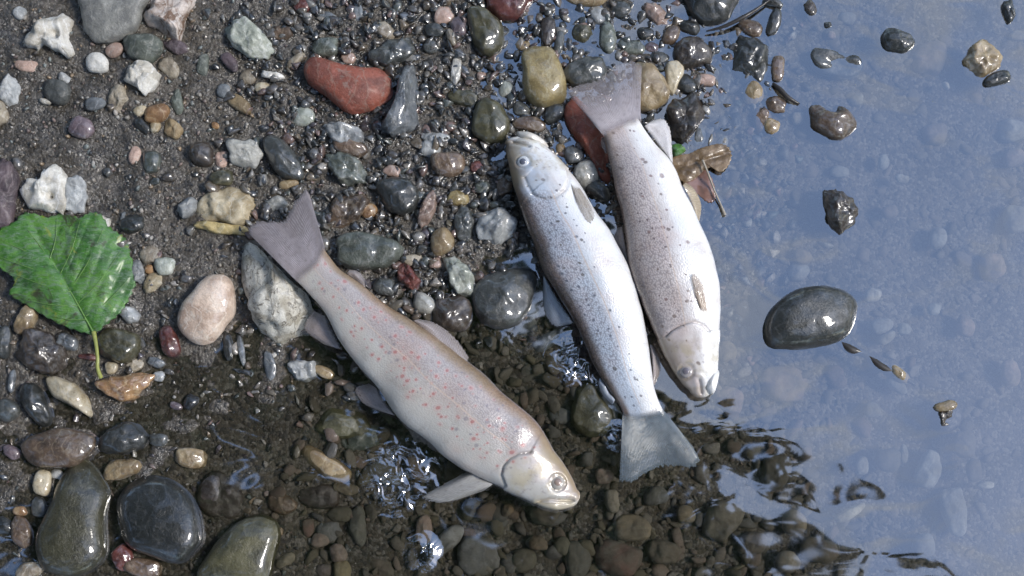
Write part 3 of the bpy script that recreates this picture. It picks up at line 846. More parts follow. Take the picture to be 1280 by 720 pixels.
def skin_mat(name, belly, flank, back, edge, dark_spots, red_spots, hatch, seed, line_v=.56):
    k = NT(name)
    uv = k.n('UVMap', uv_map='skin').outputs[0]            # metres along / across
    un = k.n('UVMap', uv_map='norm').outputs[0]            # 0..1 along / 0..1 belly to back
    s = k.n('SeparateXYZ', {0: un})
    u, v = s.outputs[0], s.outputs[1]
    off = k.n('VectorMath', {0: uv, 1: (seed * 1.7, seed * .9, 0)}, operation='ADD').outputs[0]
    wob = k.math('MULTIPLY_ADD', k.noise(off, 60.0, 4.0, .6), .16, -.08)
    vv = k.math('ADD', v, wob)
    col = k.ramp(vv, [(.0, belly), (.36, belly), (.58, flank), (.80, flank), (.90, back), (1.0, edge)])
    # soft mottling of the dead skin
    col = k.mix(k.math('MULTIPLY', k.step(k.noise(off, 38.0, 4.0, .6), .45, .75), .35), col, (.50, .36, .30))
    col = k.mix(k.step(k.noise(off, 85.0, 5.0, .65, 1.0), .52, .68, 0.0, .42), col, k.mix(1.0, col, (.74, .70, .68), 'MULTIPLY'))
    col = k.mix(k.step(k.noise(off, 17.0, 3.0, .6), .5, .7, 0.0, .35), col, k.mix(1.0, col, (1.0, .80, .74), 'MULTIPLY'))
    # scale rows: tiny slanted dashes
    sc = k.n('Mapping', {'Vector': off, 'Scale': (620.0, 820.0, 1.0)}).outputs[0]
    vs = k.n('TexVoronoi', {'Vector': sc, 'Scale': 1.0}, voronoi_dimensions='2D')
    sg = k.n('SeparateColor', {0: vs.outputs['Color']}).outputs[0]
    band = k.math('MULTIPLY', k.math('MULTIPLY', k.step(v, .45, .62), k.step(u, .97, .75)), k.step(u, .17, .24))
    col = k.mix(k.math('MULTIPLY', k.math('MULTIPLY', k.step(vs.outputs['Distance'], .25, .6), band), hatch), col, k.mix(1.0, col, (.42, .40, .42), 'MULTIPLY'))
    col = k.mix(k.math('MULTIPLY', k.math('MULTIPLY', k.step(sg, .8, .9), band), hatch * .7), col, (.16, .14, .15))
    # spots: one per cell, kept by chance
    def spots(scale, rad, keep, lo, hi, color, amt, sd, u0=.03, halo=None):
        nonlocal col
        vec = k.n('VectorMath', {0: off, 1: (sd, sd * .37, 0)}, operation='ADD').outputs[0]
        vec = k.n('VectorMath', {0: vec, 1: k.n('VectorMath', {0: k.n('TexNoise', {'Vector': off, 'Scale': 240.0}).outputs[1], 'Scale': .0016}, operation='SCALE').outputs[0]}, operation='ADD').outputs[0]
        vo = k.n('TexVoronoi', {'Vector': vec, 'Scale': scale, 'Randomness': .85}, voronoi_dimensions='2D')
        cc = k.n('SeparateColor', {0: vo.outputs['Color']})
        on = k.step(cc.outputs[0], keep, keep - .01)
        size = k.math('MULTIPLY_ADD', cc.outputs[1], rad * .8, rad * .5)
        d = k.math('DIVIDE', vo.outputs['Distance'], size)
        zone = k.math('MULTIPLY', k.math('MULTIPLY', k.step(v, lo, lo + .06), k.step(v, hi, hi - .05)), k.step(u, u0, u0 + .03))
        zone = k.math('MULTIPLY', zone, k.step(u, .97, .90))
        m = k.math('MULTIPLY', on, zone)
        if halo:
            col = k.mix(k.math('MULTIPLY', k.math('MULTIPLY', k.step(d, 2.3, 1.2), m), .5), col, halo)
        col = k.mix(k.math('MULTIPLY', k.math('MULTIPLY', k.step(d, 1.15, .55), m), amt), col, color)
    for sp in dark_spots: spots(*sp)
    for sp in red_spots: spots(*sp, halo=(.52, .37, .34))
    # brown pigment that edges the gill cover and the lips
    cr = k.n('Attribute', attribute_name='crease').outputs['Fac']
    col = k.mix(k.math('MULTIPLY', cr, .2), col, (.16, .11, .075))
    # olive yellow and rosy tints on the head
    hd = k.step(u, .20, .12)
    col = k.mix(k.math('MULTIPLY', k.math('MULTIPLY', hd, k.step(k.noise(off, 70.0, 4.0, .6), .42, .60)), .55), col, (.42, .35, .20))
    col = k.mix(k.math('MULTIPLY', k.math('MULTIPLY', hd, k.step(k.noise(off, 240.0, 4.0, .7), .54, .70)), .55), col, (.27, .22, .21))
    col = k.mix(k.math('MULTIPLY', k.math('MULTIPLY', hd, k.step(vv, .60, .88)), .65), col, tuple(.5 * a + .5 * b for a, b in zip(back, (.30, .23, .12))))
    col = k.mix(k.math('MULTIPLY', k.math('MULTIPLY', k.step(u, .07, .01), k.step(v, .3, .6)), .35), col, back)
    # lateral line
    ll = k.math('ABSOLUTE', k.math('SUBTRACT', v, k.math('ADD', line_v, k.math('MULTIPLY', wob, .10))))
    lm = k.math('MULTIPLY', k.step(ll, .012, .004), k.math('MULTIPLY', k.step(u, .19, .22), k.step(u, .98, .9)))
    col = k.mix(k.math('MULTIPLY', lm, .55), col, (.60, .47, .38))
    bh = k.math('ADD', k.math('MULTIPLY', vs.outputs['Distance'], k.math('MULTIPLY', k.step(u, .17, .22), -.6)), k.math('MULTIPLY', k.noise(off, 500.0, 3.0), .5))
    k.P(Base_Color=col, Normal=k.bump(bh, .5, .0005), Roughness=.36, Coat_Weight=.9, Coat_Roughness=.06, Coat_IOR=1.45, Metallic=.06)
    k.set(k.p, 'Coat Normal', k.bump(k.math('ADD', k.noise(off, 130.0, 3.0), k.math('MULTIPLY', bh, .5)), .5, .0010))
    return k.m

def fin_mat(name, color, ray, alpha0, alpha1, nray=15):
    k = NT(name)
    nray = nray * 2.1
    uv = k.n('UVMap', uv_map='fin').outputs[0]
    s = k.n('SeparateXYZ', {0: uv})
    wob = k.math('MULTIPLY', k.noise(uv, 5.0, 3.0), .05)
    rays = k.math('SINE', k.math('MULTIPLY', k.math('ADD', s.outputs[0], wob), nray * 6.283))
    rf = k.math('MULTIPLY', k.step(rays, -.2, 1.0), k.step(k.noise(uv, 9.0, 3.0), .35, .65, .05, .45))
    tex = k.noise(uv, 14.0, 4.0, .6)
    col = k.mix(rf, color, ray)
    col = k.mix(k.math('MULTIPLY', k.step(tex, .45, .75), .5), col, k.mix(1.0, col, (.45, .42, .40), 'MULTIPLY'))
    al = k.math('ADD', k.step(s.outputs[1], .10, .85, alpha0, alpha1), k.math('MULTIPLY', rf, .12), clamp=True)
    al = k.math('MULTIPLY', al, k.step(s.outputs[1], .0, .22))
    k.P(Base_Color=col, Alpha=al, Roughness=.3, Coat_Weight=.8, Coat_Roughness=.08, Normal=k.bump(rays, .3, .0003))
    return k.m
def plain_mat(name, color, rough=.4, coat=0.0, **kw):
    k = NT(name)
    tc = k.n('TexCoord').outputs['Object']
    nz = k.noise(tc, 300.0, 3.0)
    col = k.mix(k.math('MULTIPLY', k.step(nz, .4, .7), .4), color, tuple(c * .6 for c in color))
    k.P(Base_Color=col, Roughness=rough, Coat_Weight=coat, Coat_Roughness=.05, **kw)
    return k.m
IRIS_PALE = plain_mat('pale clouded iris', (.42, .38, .33), .25, 1.0)
IRIS_SILVER = plain_mat('silver iris', (.62, .64, .66), .25, 1.0)
PUPIL_CLOUD = plain_mat('clouded pink pupil', (.34, .25, .20), .2, 1.0)
PUPIL_DARK = plain_mat('dark blue pupil', (.12, .13, .17), .15, .6)
MOUTH_MAT = plain_mat('dark mouth lining', (.06, .03, .025), .4, .5)

class Trout:
    def __init__(self, label, stations, zc, ratio, mat, eye, eye_r, opercle, mouth, iris, pupil, group='dead trout lying on the shore'):
        """stations head to tail: (Dx, Dy, Vx, Vy) photo pixels on back and belly edge; zc: (fraction, height) table"""
        self.zc, self.ratio = zc, ratio
        S = catmull([tuple(s) for s in stations], 400, closed=False)
        S = [tuple(s) for s in S]
        cl = [0.0]
        for a, b in zip(S[:-1], S[1:]):
            cl.append(cl[-1] + math.hypot((a[0] + a[2] - b[0] - b[2]) / 2, (a[1] + a[3] - b[1] - b[3]) / 2))
        L = cl[-1]
        self.L = L * PX
        us = [i / 110 * .24 for i in range(110)] + [.24 + (i / 90) * .76 for i in range(91)]
        rings = []
        for u in us:
            j = min(range(len(cl)), key=lambda q: abs(cl[q] - u * L)) if False else int(np.searchsorted(cl, u * L))
            j = max(1, min(len(cl) - 1, j))
            t = (u * L - cl[j - 1]) / max(cl[j] - cl[j - 1], 1e-9)
            st = [S[j - 1][q] * (1 - t) + S[j][q] * t for q in range(4)]
            z = interp(zc, u)
            D, V = at(st[0], st[1], z), at(st[2], st[3], z)
            C = (D + V) / 2; e = (D - V) / 2
            rings.append([u, C, e, e.length * interp(ratio, u)])
        # rounded snout in front of ring 0
        ax = (rings[0][1] - rings[4][1]).normalized()
        a0 = rings[0][2].length
        cap = []
        for i in range(7, 0, -1):
            t = math.sin(i / 7 * math.pi / 2 * .98); s = math.sqrt(max(0, 1 - t * t))
            cap.append([0.0, rings[0][1] + ax * a0 * .75 * t, rings[0][2] * s, rings[0][3] * s])
        self.rings = cap + rings
        base = self.rings[len(self.rings) // 2][1]
        self.root = empty('trout', (base.x, base.y, 0.0))
        tag(self.root, label, 'fish', group)
        self.off = Vector((base.x, base.y, 0))
        ep = at(*eye, .02); self.eye_px = eye
        ev, en = self.surf(*eye)
        op = [self.surf(*p)[0].to_2d() for p in opercle]
        mo = [self.surf(*p)[0].to_2d() for p in mouth]
        axis2 = (self.rings[40][1] - self.rings[0][1]).to_2d().normalized()
        N = 128
        V, F, UV, UN, MK = [], [], [], [], []
        for ri, (u, C, e, b) in enumerate(self.rings):
            for q in range(N):
                ph = 2 * math.pi * q / N
                c, s = math.cos(ph), math.sin(ph)
                ca = math.copysign(abs(c) ** .94, c)
                p = C + e * ca + Vector((0, 0, b * math.copysign(abs(s) ** .92, s)))
                nrm = (e.normalized() * c / max(e.length, 1e-4) + Vector((0, 0, s / max(b, 1e-4)))).normalized()
                d = 0.0; mk = 0.0
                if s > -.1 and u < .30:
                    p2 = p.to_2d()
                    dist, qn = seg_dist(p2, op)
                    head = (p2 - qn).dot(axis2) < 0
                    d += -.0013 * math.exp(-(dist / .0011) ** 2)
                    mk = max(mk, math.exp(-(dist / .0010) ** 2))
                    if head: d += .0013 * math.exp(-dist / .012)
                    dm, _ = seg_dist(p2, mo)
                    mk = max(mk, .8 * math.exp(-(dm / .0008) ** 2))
                    d += -.0022 * math.exp(-(dm / .0010) ** 2) + .0005 * math.exp(-((dm - .0032) / .0015) ** 2)
                    de = (p2 - ev.to_2d()).length
                    d += -.0008 * math.exp(-((de - eye_r * 1.12) / .0008) ** 2)
                    if de < eye_r: d -= .0008
                    q3 = p * 90
                    d += noise.noise(q3) * .0005 * smooth01((.30 - u) / .1)
                d += (noise.noise(p * 28 + Vector((3, 1, 7))) * .0016 + noise.noise(p * 75) * .0006) * smooth01(u / .1)
                V.append(p + nrm * d - self.off)
                UV.append((u * self.L, c * e.length)); UN.append((u, (c + 1) / 2)); MK.append(mk)
        R = len(self.rings)
        for i in range(R - 1):
            for q in range(N):
                F.append((i * N + q, i * N + (q + 1) % N, (i + 1) * N + (q + 1) % N, (i + 1) * N + q))
        F.append(tuple(range(N - 1, -1, -1))); F.append(tuple((R - 1) * N + q for q in range(N)))
        me = mesh_from('body', V, F, mat)
        # keep normals outward whatever the direction of travel
        bm = bmesh.new(); bm.from_mesh(me); bmesh.ops.recalc_face_normals(bm, faces=bm.faces); bm.to_mesh(me); bm.free()
        for nm, data in (('skin', UV), ('norm', UN)):
            l = me.uv_layers.new(name=nm)
            idx = np.empty(len(me.loops), dtype=np.int32)
            me.loops.foreach_get('vertex_index', idx)
            l.data.foreach_set('uv', np.array(data, dtype=np.float32)[idx].ravel())
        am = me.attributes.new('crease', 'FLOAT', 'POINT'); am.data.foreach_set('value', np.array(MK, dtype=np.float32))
        self.body = new_obj('body', me, self.root)
        # eye
        self.dome('eye', ev + Vector((0, 0, -.0010)), en, eye_r, eye_r * .45, iris)
        e = self.last
        pm = self.dome_mesh('pupil', eye_r * .54, eye_r * .24, pupil)
        p = new_obj('pupil', pm, e)
        p.location = (0, 0, eye_r * .33)
    def dome_mesh(self, name, r, h, mat):
        V, F = [], []
        n, m = 24, 6
        for j in range(m):
            a = j / m * math.pi / 2
            for i in range(n):
                t = 2 * math.pi * i / n
                V.append((r * math.cos(a) * math.cos(t), r * math.cos(a) * math.sin(t), h * math.sin(a)))
        V.append((0, 0, h))
        for j in range(m - 1):
            for i in range(n):
                F.append((j * n + i, j * n + (i + 1) % n, (j + 1) * n + (i + 1) % n, (j + 1) * n + i))
        for i in range(n): F.append(((m - 1) * n + i, (m - 1) * n + (i + 1) % n, len(V) - 1))
        F.append(tuple(range(n - 1, -1, -1)))
        return mesh_from(name, V, F, mat)
    def dome(self, name, p, nrm, r, h, mat):
        o = new_obj(name, self.dome_mesh(name, r, h, mat), self.root)
        o.location = p - self.off
        o.rotation_euler = nrm.to_track_quat('Z', 'Y').to_euler()
        self.last = o
    def surf(self, px, py):
        """point and normal of the upper flank under a photo pixel"""
        z = interp(self.zc, .1)
        for _ in range(3):
            p = at(px, py, z)
            best = min(self.rings[6:], key=lambda r: abs((p - r[1]).to_2d().dot(Vector((-r[2].y, r[2].x)).normalized())) + (0 if (p - r[1]).length < .08 else 1))
            u, C, e, b = best
            c = max(-.97, min(.97, (p - C).to_2d().dot(e.to_2d()) / e.length_squared))
            s = math.sqrt(1 - c * c)
            z = C.z + b * s
        p = at(px, py, z)
        return p, (e.normalized() * c / e.length + Vector((0, 0, s / b))).normalized()
    def fin(self, name, base, tip, zb, zt, mat, thick=.00045, nray=15, ragged=.08, arch=.0015, lay=None):
        """a fan of rays from the base polyline to the tip polyline (photo pixels)"""
        nu, nv = 46, 14
        B = catmull([(*p,) for p in base], nu, closed=False) if len(base) > 2 else [Vector(base[0]).lerp(Vector(base[1]), i / (nu - 1)) for i in range(nu)]
        T = catmull([(*p,) for p in tip], nu, closed=False)
        zbf = zb if isinstance(zb, (list, tuple)) else (zb, zb)
        ztf = zt if isinstance(zt, (list, tuple)) else (zt, zt)
        V, F, UV = [], [], []
        rnd = random.Random(hash((name, base[0])) & 0xffff)
        jag = [1 - ragged * (abs(math.sin(nray * math.pi * i / nu)) * .6 + rnd.random() * .6) for i in range(nu)]
        for i in range(nu):
            fu = i / (nu - 1)
            z0 = zbf[0] * (1 - fu) + zbf[1] * fu
            z1 = ztf[0] * (1 - fu) + ztf[1] * fu
            for j in range(nv):
                t = j / (nv - 1) * jag[i]
                z = z0 * (1 - t) + z1 * t + arch * math.sin(math.pi * t) + .00012 * math.sin(fu * nray * 6.283) * t + .0012 * noise.noise(Vector((fu * 3, t * 2, base[0][0])))
                q = B[i].lerp(T[i], t)
                if lay is not None: z = self.surf(q.x, q.y)[0].z + lay + .0010 * math.sin(math.pi * fu) + .0004 * noise.noise(Vector((fu * 6, t * 3, 1)))
                V.append(at(q.x, q.y, z) - self.off)
                UV.append((fu, j / (nv - 1)))
        for i in range(nu - 1):
            for j in range(nv - 1):
                a = i * nv + j
                F.append((a, a + nv, a + nv + 1, a + 1))
        me = mesh_from(name, V, F, mat)
        l = me.uv_layers.new(name='fin')
        idx = np.empty(len(me.loops), dtype=np.int32)
        me.loops.foreach_get('vertex_index', idx)
        l.data.foreach_set('uv', np.array(UV, dtype=np.float32)[idx].ravel())
        o = new_obj(name, me, self.root)
        sm = o.modifiers.new('thickness', 'SOLIDIFY')
        sm.thickness = thick; sm.offset = 0
        return o
    def jaw(self, pts, zc, hz, mat):
        cx = sum(p[0] for p in pts) / len(pts); cy = sum(p[1] for p in pts) / len(pts)
        c = at(cx, cy, zc)
        out = [(at(x, y, zc) - c).to_2d() for x, y in pts]
        if out[0].cross(out[len(out) // 3]) < 0: out = out[::-1]
        me = pillow_mesh('lower_jaw', out, hz, mat, 5, .02, .6, False, 40, 8)
        for nm in ('skin', 'norm'):
            l = me.uv_layers.new(name=nm)
            l.data.foreach_set('uv', np.tile(np.array([.02, .12] if nm == 'norm' else [.01, -.02], dtype=np.float32), len(me.loops)))
        o = new_obj('lower_jaw', me, self.root)
        o.location = c - self.off
        return o

RATIO = [(0, .56), (.08, .54), (.2, .52), (.45, .50), (.7, .48), (.86, .42), (.94, .26), (1, .05)]
# --- the red-spotted trout
m1 = skin_mat('pale pink grey trout skin with red spots', (.49, .47, .43), (.44, .395, .375), (.31, .23, .155), (.22, .15, .085),
              [(105.0, .15, .55, .26, .90, (.22, .20, .22), .6, 3.1), (150.0, .14, .45, .22, .86, (.34, .30, .32), .5, 9.2, .0)],
              [(112.0, .15, .80, .20, .86, (.38, .11, .10), .62, 1.3, .15), (150.0, .13, .50, .24, .88, (.34, .15, .13), .5, 7.3, .15)], .25, 1, .52)
t1 = Trout('red-spotted pale trout with its tail on the chalky white rock',
           [(721, 612, 708, 633), (717, 601, 692, 634), (711, 590, 674, 630), (703, 578, 651, 621), (692, 563, 632, 612), (681, 543, 606, 600), (666, 522, 582, 588),
            (642, 502, 559, 573), (614, 476, 531, 549), (580, 448, 497, 521), (546, 421, 471, 485), (518, 403, 452, 465), (478, 375, 426, 428),
            (448, 352, 406, 391), (424, 336, 389, 371), (404, 312, 371, 351), (392, 292, 352, 332)],
           [(0, .010), (.15, .014), (.4, .019), (.7, .023), (.85, .027), (1, .031)], RATIO, m1, (697, 603), .0052,
           [(663, 566), (648, 568), (637, 574), (629, 583), (627, 594), (632, 607)], [(716, 626), (700, 626), (686, 624), (674, 627)], IRIS_PALE, PUPIL_CLOUD)
F1 = fin_mat('translucent pale pink fin', (.42, .36, .34), (.60, .56, .56), .85, .50)
F1g = fin_mat('greyish tail fin membrane', (.30, .26, .26), (.52, .47, .48), 1.0, .66, 22)
t1.fin('tail_fin', [(408, 316), (398, 336), (377, 358)], [(386, 240), (379, 233), (368, 246), (356, 268), (347, 276), (338, 274), (316, 274), (307, 279), (310, 291)], .037, (.027, .030), F1g, nray=22)
t1.fin('anal_fin', [(408, 396), (416, 412), (428, 437)], [(391, 388), (379, 411), (404, 430)], .016, .012, F1)
t1.fin('pelvic_fin', [(472, 486), (484, 504), (496, 520)], [(460, 479), (442, 486), (452, 503), (472, 513)], .010, .003, F1)
t1.fin('pectoral_fin', [(609, 588), (615, 594), (620, 602)], [(590, 586), (556, 604), (526, 623), (556, 629), (606, 613)], .012, .005, fin_mat('grey pectoral fin', (.42, .41, .39), (.56, .55, .53), .95, .55, 12), arch=.004)
t1.fin('dorsal_fin', [(516, 401), (546, 428), (580, 460)], [(524, 399), (541, 402), (557, 411), (572, 425), (586, 446)], .023, .019, F1, arch=.003)
t1.fin('adipose_fin', [(434, 342), (444, 350), (456, 360)], [(438, 338), (447, 339), (456, 350)], .025, .026, F1, thick=.0016)
t1.jaw([(717, 629), (714, 634), (697, 638), (680, 635), (668, 628), (684, 629), (702, 629)], .010, .008, m1)

# --- the silver trout in the middle
m2 = skin_mat('silvery white trout skin with dark spots', (.80, .80, .79), (.50, .56, .64), (.16, .13, .11), (.055, .040, .030),
              [(150.0, .15, .50, .34, .88, (.08, .09, .12), .75, 2.7, .20), (80.0, .10, .35, .25, .80, (.09, .08, .10), .7, 5.9, .10), (110.0, .14, .30, .30, .80, (.10, .09, .08), .8, 8.4, .04)],
              [], .6, 4, .50)
t2 = Trout('silvery trout with white belly lying between the two others, head up',
           [(634, 181, 654, 172), (633, 188, 671, 174), (634, 202, 688, 187), (637, 216, 701, 200), (641, 232, 714, 216), (647, 250, 729, 235), (656, 280, 745, 264),
            (667, 306, 763, 288), (678, 338, 778, 318), (694, 364, 790, 348), (711, 392, 801, 381), (724, 418, 808, 408), (736, 442, 813, 434),
            (748, 466, 815, 462), (763, 490, 818, 485), (776, 512, 824, 504), (781, 528, 834, 522), (782, 540, 842, 532)],
           [(0, .018), (.2, .020), (.5, .018), (.8, .010), (.93, .003), (1, .001)], RATIO, m2, (654, 202), .0046,
           [(655, 222), (659, 233), (665, 241), (672, 246), (681, 248), (694, 246), (706, 237), (711, 224), (708, 212)], [(641, 178), (652, 180), (661, 183)], IRIS_SILVER, PUPIL_DARK)
F2 = fin_mat('pale blue grey fin', (.42, .46, .52), (.58, .62, .68), .95, .70)
F2t = fin_mat('smoky grey tail fin membrane', (.13, .16, .18), (.24, .28, .32), .95, .55, 24)
t2.fin('tail_fin', [(778, 514), (802, 514), (826, 508)], [(774, 606), (788, 608), (803, 600), (815, 592), (828, 586), (848, 586), (866, 588), (877, 580), (868, 561)], (.008, .008), (-.001, .001), F2t, nray=24)
t2.fin('dorsal_fin', [(680, 344), (697, 372), (717, 403)], [(679, 352), (680, 388), (692, 408), (710, 406)], (.010, .009), .001, F2)
t2.fin('pelvic_fin', [(786, 342), (793, 356), (800, 374)], [(793, 344), (804, 352), (811, 368), (806, 380)], .010, .012, F1)
t2.fin('anal_fin', [(812, 430), (815, 450), (816, 478)], [(818, 434), (825, 450), (825, 466), (818, 482)], .008, .003, F1)
t2.fin('pectoral_fin', [(713, 228), (717, 230), (723, 233)], [(721, 254), (729, 270), (738, 281), (744, 272), (737, 254)], .040, .037, fin_mat('tan brown folded fin', (.46, .41, .35), (.16, .12, .10), .75, .35, 3), lay=.0006)
t2.fin('adipose_fin', [(750, 472), (758, 484), (768, 500)], [(749, 480), (754, 494), (766, 505)], .006, .003, F2, thick=.0016)
t2.jaw([(646, 166), (660, 167), (674, 172), (686, 183), (676, 185), (664, 178), (652, 175)], .017, .009, m2)

# --- the rightmost trout
m3 = skin_mat('white trout skin with a speckled brown back', (.80, .79, .77), (.56, .50, .48), (.42, .35, .31), (.15, .11, .09),
              [(140.0, .12, .30, .34, .92, (.13, .10, .10), .85, 6.7, .17), (75.0, .12, .30, .20, .80, (.18, .10, .09), .7, 4.9, .10), (110.0, .16, .38, .36, .90, (.16, .12, .10), .8, 2.4, .04)],
              [], .5, 7, .53)
t3 = Trout('rightmost trout, white-bellied with a brown speckled back, head down at the water',
           [(862, 488, 889, 486), (854, 481, 894, 478), (844, 467, 897, 468), (832, 447, 898, 450), (820, 424, 899, 425), (809, 398, 900, 395), (799, 370, 898, 362),
            (789, 340, 892, 330), (783, 305, 882, 297), (778, 275, 868, 262), (771, 245, 855, 235), (765, 217, 842, 205), (760, 190, 820, 180),
            (757, 172, 806, 161), (755, 158, 797, 144), (750, 143, 794, 128)],
           [(0, .010), (.15, .014), (.4, .019), (.7, .022), (.85, .024), (1, .028)], RATIO, m3, (858, 464), .0048,
           [(832, 421), (840, 413), (853, 406), (866, 402), (879, 406), (886, 414)], [(877, 490), (876, 482), (874, 475)], plain_mat('grey clouded iris', (.40, .36, .34), .25, 1.0), plain_mat('grey clouded pupil', (.20, .18, .20), .15, 1.0))
F3t = fin_mat('pale tail fin fading to clear', (.50, .44, .44), (.62, .57, .58), .95, .22, 22)
t3.fin('tail_fin', [(756, 172), (780, 162), (802, 156)], [(722, 130), (707, 113), (716, 104), (740, 98), (756, 90), (766, 80), (783, 73), (802, 78), (796, 100)], .033, (.022, .026), F3t, nray=22)
t3.fin('anal_fin', [(805, 158), (818, 176), (838, 200)], [(814, 152), (829, 148), (838, 160), (840, 182), (841, 204)], .016, .014, fin_mat('white anal fin', (.66, .63, .62), (.78, .76, .76), 1.0, .88))
t3.fin('dorsal_fin', [(779, 284), (783, 306), (789, 338)], [(772, 284), (766, 300), (772, 322), (785, 342)], .012, .007, F1)
t3.fin('pelvic_fin', [(853, 232), (860, 246), (870, 268)], [(857, 228), (868, 236), (877, 256), (874, 278)], .020, .014, fin_mat('tan pelvic fin', (.42, .34, .24), (.52, .45, .34), 1.0, .88, 8))
t3.fin('pectoral_fin', [(884, 392), (880, 392), (876, 388)], [(880, 358), (870, 342), (864, 344), (868, 366)], .041, .041, fin_mat('orange brown folded fin', (.48, .37, .28), (.20, .14, .10), .75, .35, 3), lay=.0006)
t3.fin('adipose_fin', [(760, 192), (758, 182), (757, 172)], [(757, 190), (752, 180), (753, 172)], .018, .018, F1, thick=.0016)
t3.jaw([(890, 494), (895, 485), (899, 466), (893, 462), (884, 476), (881, 488)], .010, .009, m3)

# ------------------------------------------------------------------ leaves and twigs
def leaf_blade(name, outline, zf, mat, parent, off, n=120, rings=22, serr=0.0, center=None, curl=0.0):
    ring = catmull(outline, n)
    c = Vector(center) if center else Vector((sum(p[0] for p in outline) / len(outline), sum(p[1] for p in outline) / len(outline)))
    V, F, UV = [], [], []
    p = at(c.x, c.y, zf(c.x, c.y, 0)); V.append(p - off); UV.append((0, 0))
    for j in range(1, rings + 1):
        t = j / rings
        for i, q in enumerate(ring):
            s = t * (1 + (serr * (1 if i % 3 == 0 else (-.3 if i % 3 == 1 else .2)) if j == rings else 0))
            x = c.lerp(q, s)
            V.append(at(x.x, x.y, zf(x.x, x.y, t)) - off); UV.append(((x.x) * PX, x.y * PX))
    for i in range(n):
        F.append((0, 1 + i, 1 + (i + 1) % n))
        for j in range(rings - 1):
            a = 1 + j * n
            F.append((a + i, a + n + i, a + n + (i + 1) % n, a + (i + 1) % n))
    me = mesh_from(name, V, F, mat)
    bm = bmesh.new(); bm.from_mesh(me); bmesh.ops.recalc_face_normals(bm, faces=bm.faces)
    if sum(f.normal.z for f in bm.faces) < 0: bmesh.ops.reverse_faces(bm, faces=bm.faces)
    bm.to_mesh(me); bm.free()
    o = new_obj(name, me, parent)
    sm = o.modifiers.new('thickness', 'SOLIDIFY'); sm.thickness = .0005; sm.offset = 0
    return o
def tube_mesh(name, pts, radii, mat, sides=8, smoothn=None):
    P = catmull([tuple(p) for p in pts], smoothn or len(pts) * 5, closed=False)
    V, F = [], []
    m = len(P)
    for i, p in enumerate(P):
        d = (P[min(i + 1, m - 1)] - P[max(i - 1, 0)]).normalized()
        a = d.orthogonal().normalized() if abs(d.z) > .99 else d.cross(Vector((0, 0, 1))).normalized()
        b = d.cross(a)
        r = float(np.interp(i / (m - 1), np.linspace(0, 1, len(radii)), radii))
        for q in range(sides):
            t = 2 * math.pi * q / sides
            V.append(p + (a * math.cos(t) + b * math.sin(t)) * r)
    for i in range(m - 1):
        for q in range(sides):
            F.append((i * sides + q, i * sides + (q + 1) % sides, (i + 1) * sides + (q + 1) % sides, (i + 1) * sides + q))
    F.append(tuple(range(sides - 1, -1, -1))); F.append(tuple((m - 1) * sides + q for q in range(sides)))
    me = mesh_from(name, V, F, mat)
    bm = bmesh.new(); bm.from_mesh(me); bmesh.ops.recalc_face_normals(bm, faces=bm.faces); bm.to_mesh(me); bm.free()
    return me

k = NT('mottled green alder leaf')
tc = k.n('TexCoord').outputs['Object']
wv = k.n('Mapping', {'Vector': tc, 'Rotation': (0, 0, -.65), 'Scale': (1.0, 2.6, 1.0)}).outputs[0]
a1 = k.noise(tc, 42.0, 5.0, .65, .6); a2 = k.noise(wv, 150.0, 4.0, .7, .5); a3 = k.noise(tc, 900.0, 3.0, .7)
col = k.ramp(a1, [(.32, (.022, .085, .012)), (.46, (.055, .19, .022)), (.58, (.12, .30, .035)), (.72, (.10, .20, .075))])
col = k.mix(k.math('MULTIPLY', k.step(a2, .44, .66), .75), col, (.17, .26, .15))
col = k.mix(k.math('MULTIPLY', k.step(k.noise(tc, 26.0, 4.0, .6, 1.0), .56, .68), .75), col, (.030, .050, .020))
col = k.mix(k.math('MULTIPLY', k.step(a2, .42, .26), .7), col, (.018, .060, .012))
col = k.mix(k.math('MULTIPLY', k.step(a3, .55, .75), .3), col, (.26, .36, .16))
col = k.mix(k.step(k.noise(tc, 33.0, 5.0, .7, 1.5), .55, .64, 0.0, .85), col, (.045, .040, .018))
col = k.mix(k.step(k.noise(tc, 48.0, 4.0, .7, 1.2), .60, .68, 0.0, .7), col, (.26, .30, .035))
col = k.mix(1.0, col, (.80, .80, .88), 'MULTIPLY')
k.P(Base_Color=col, Roughness=.42, Coat_Weight=.25, Coat_Roughness=.2, Normal=k.bump(k.math('ADD', a2, k.math('MULTIPLY', a3, .35)), .7, .0016))
k.P(Subsurface_Weight=0.0)
LEAF_MAT = k.m
VEIN_MAT = plain_mat('pale green leaf vein', (.13, .25, .06), .45, .3)
STALK_MAT = plain_mat('yellow green leaf stalk', (.30, .32, .08), .4, .5)
LO = [(117, 417), (130, 407), (143, 397), (152, 388), (158, 378), (165, 364), (170, 350), (168, 335), (162, 318), (160, 305), (154, 296), (146, 291), (135, 283), (127, 270), (118, 266), (108, 268), (100, 273), (90, 270), (75, 268),
      (60, 272), (45, 268), (30, 267), (18, 278), (2, 286), (-14, 298), (-16, 316), (-4, 330), (4, 338), (16, 346), (18, 355), (12, 364), (16, 371), (30, 379), (45, 388), (60, 397), (80, 407), (100, 414)]
lp = at(110, 410, .012)
leaf = empty('fallen_leaf', (lp.x, lp.y, 0.008))
tag(leaf, 'large bright green leaf with a yellow stalk lying on the mud at left', 'leaf')
loff = Vector((lp.x, lp.y, .008))
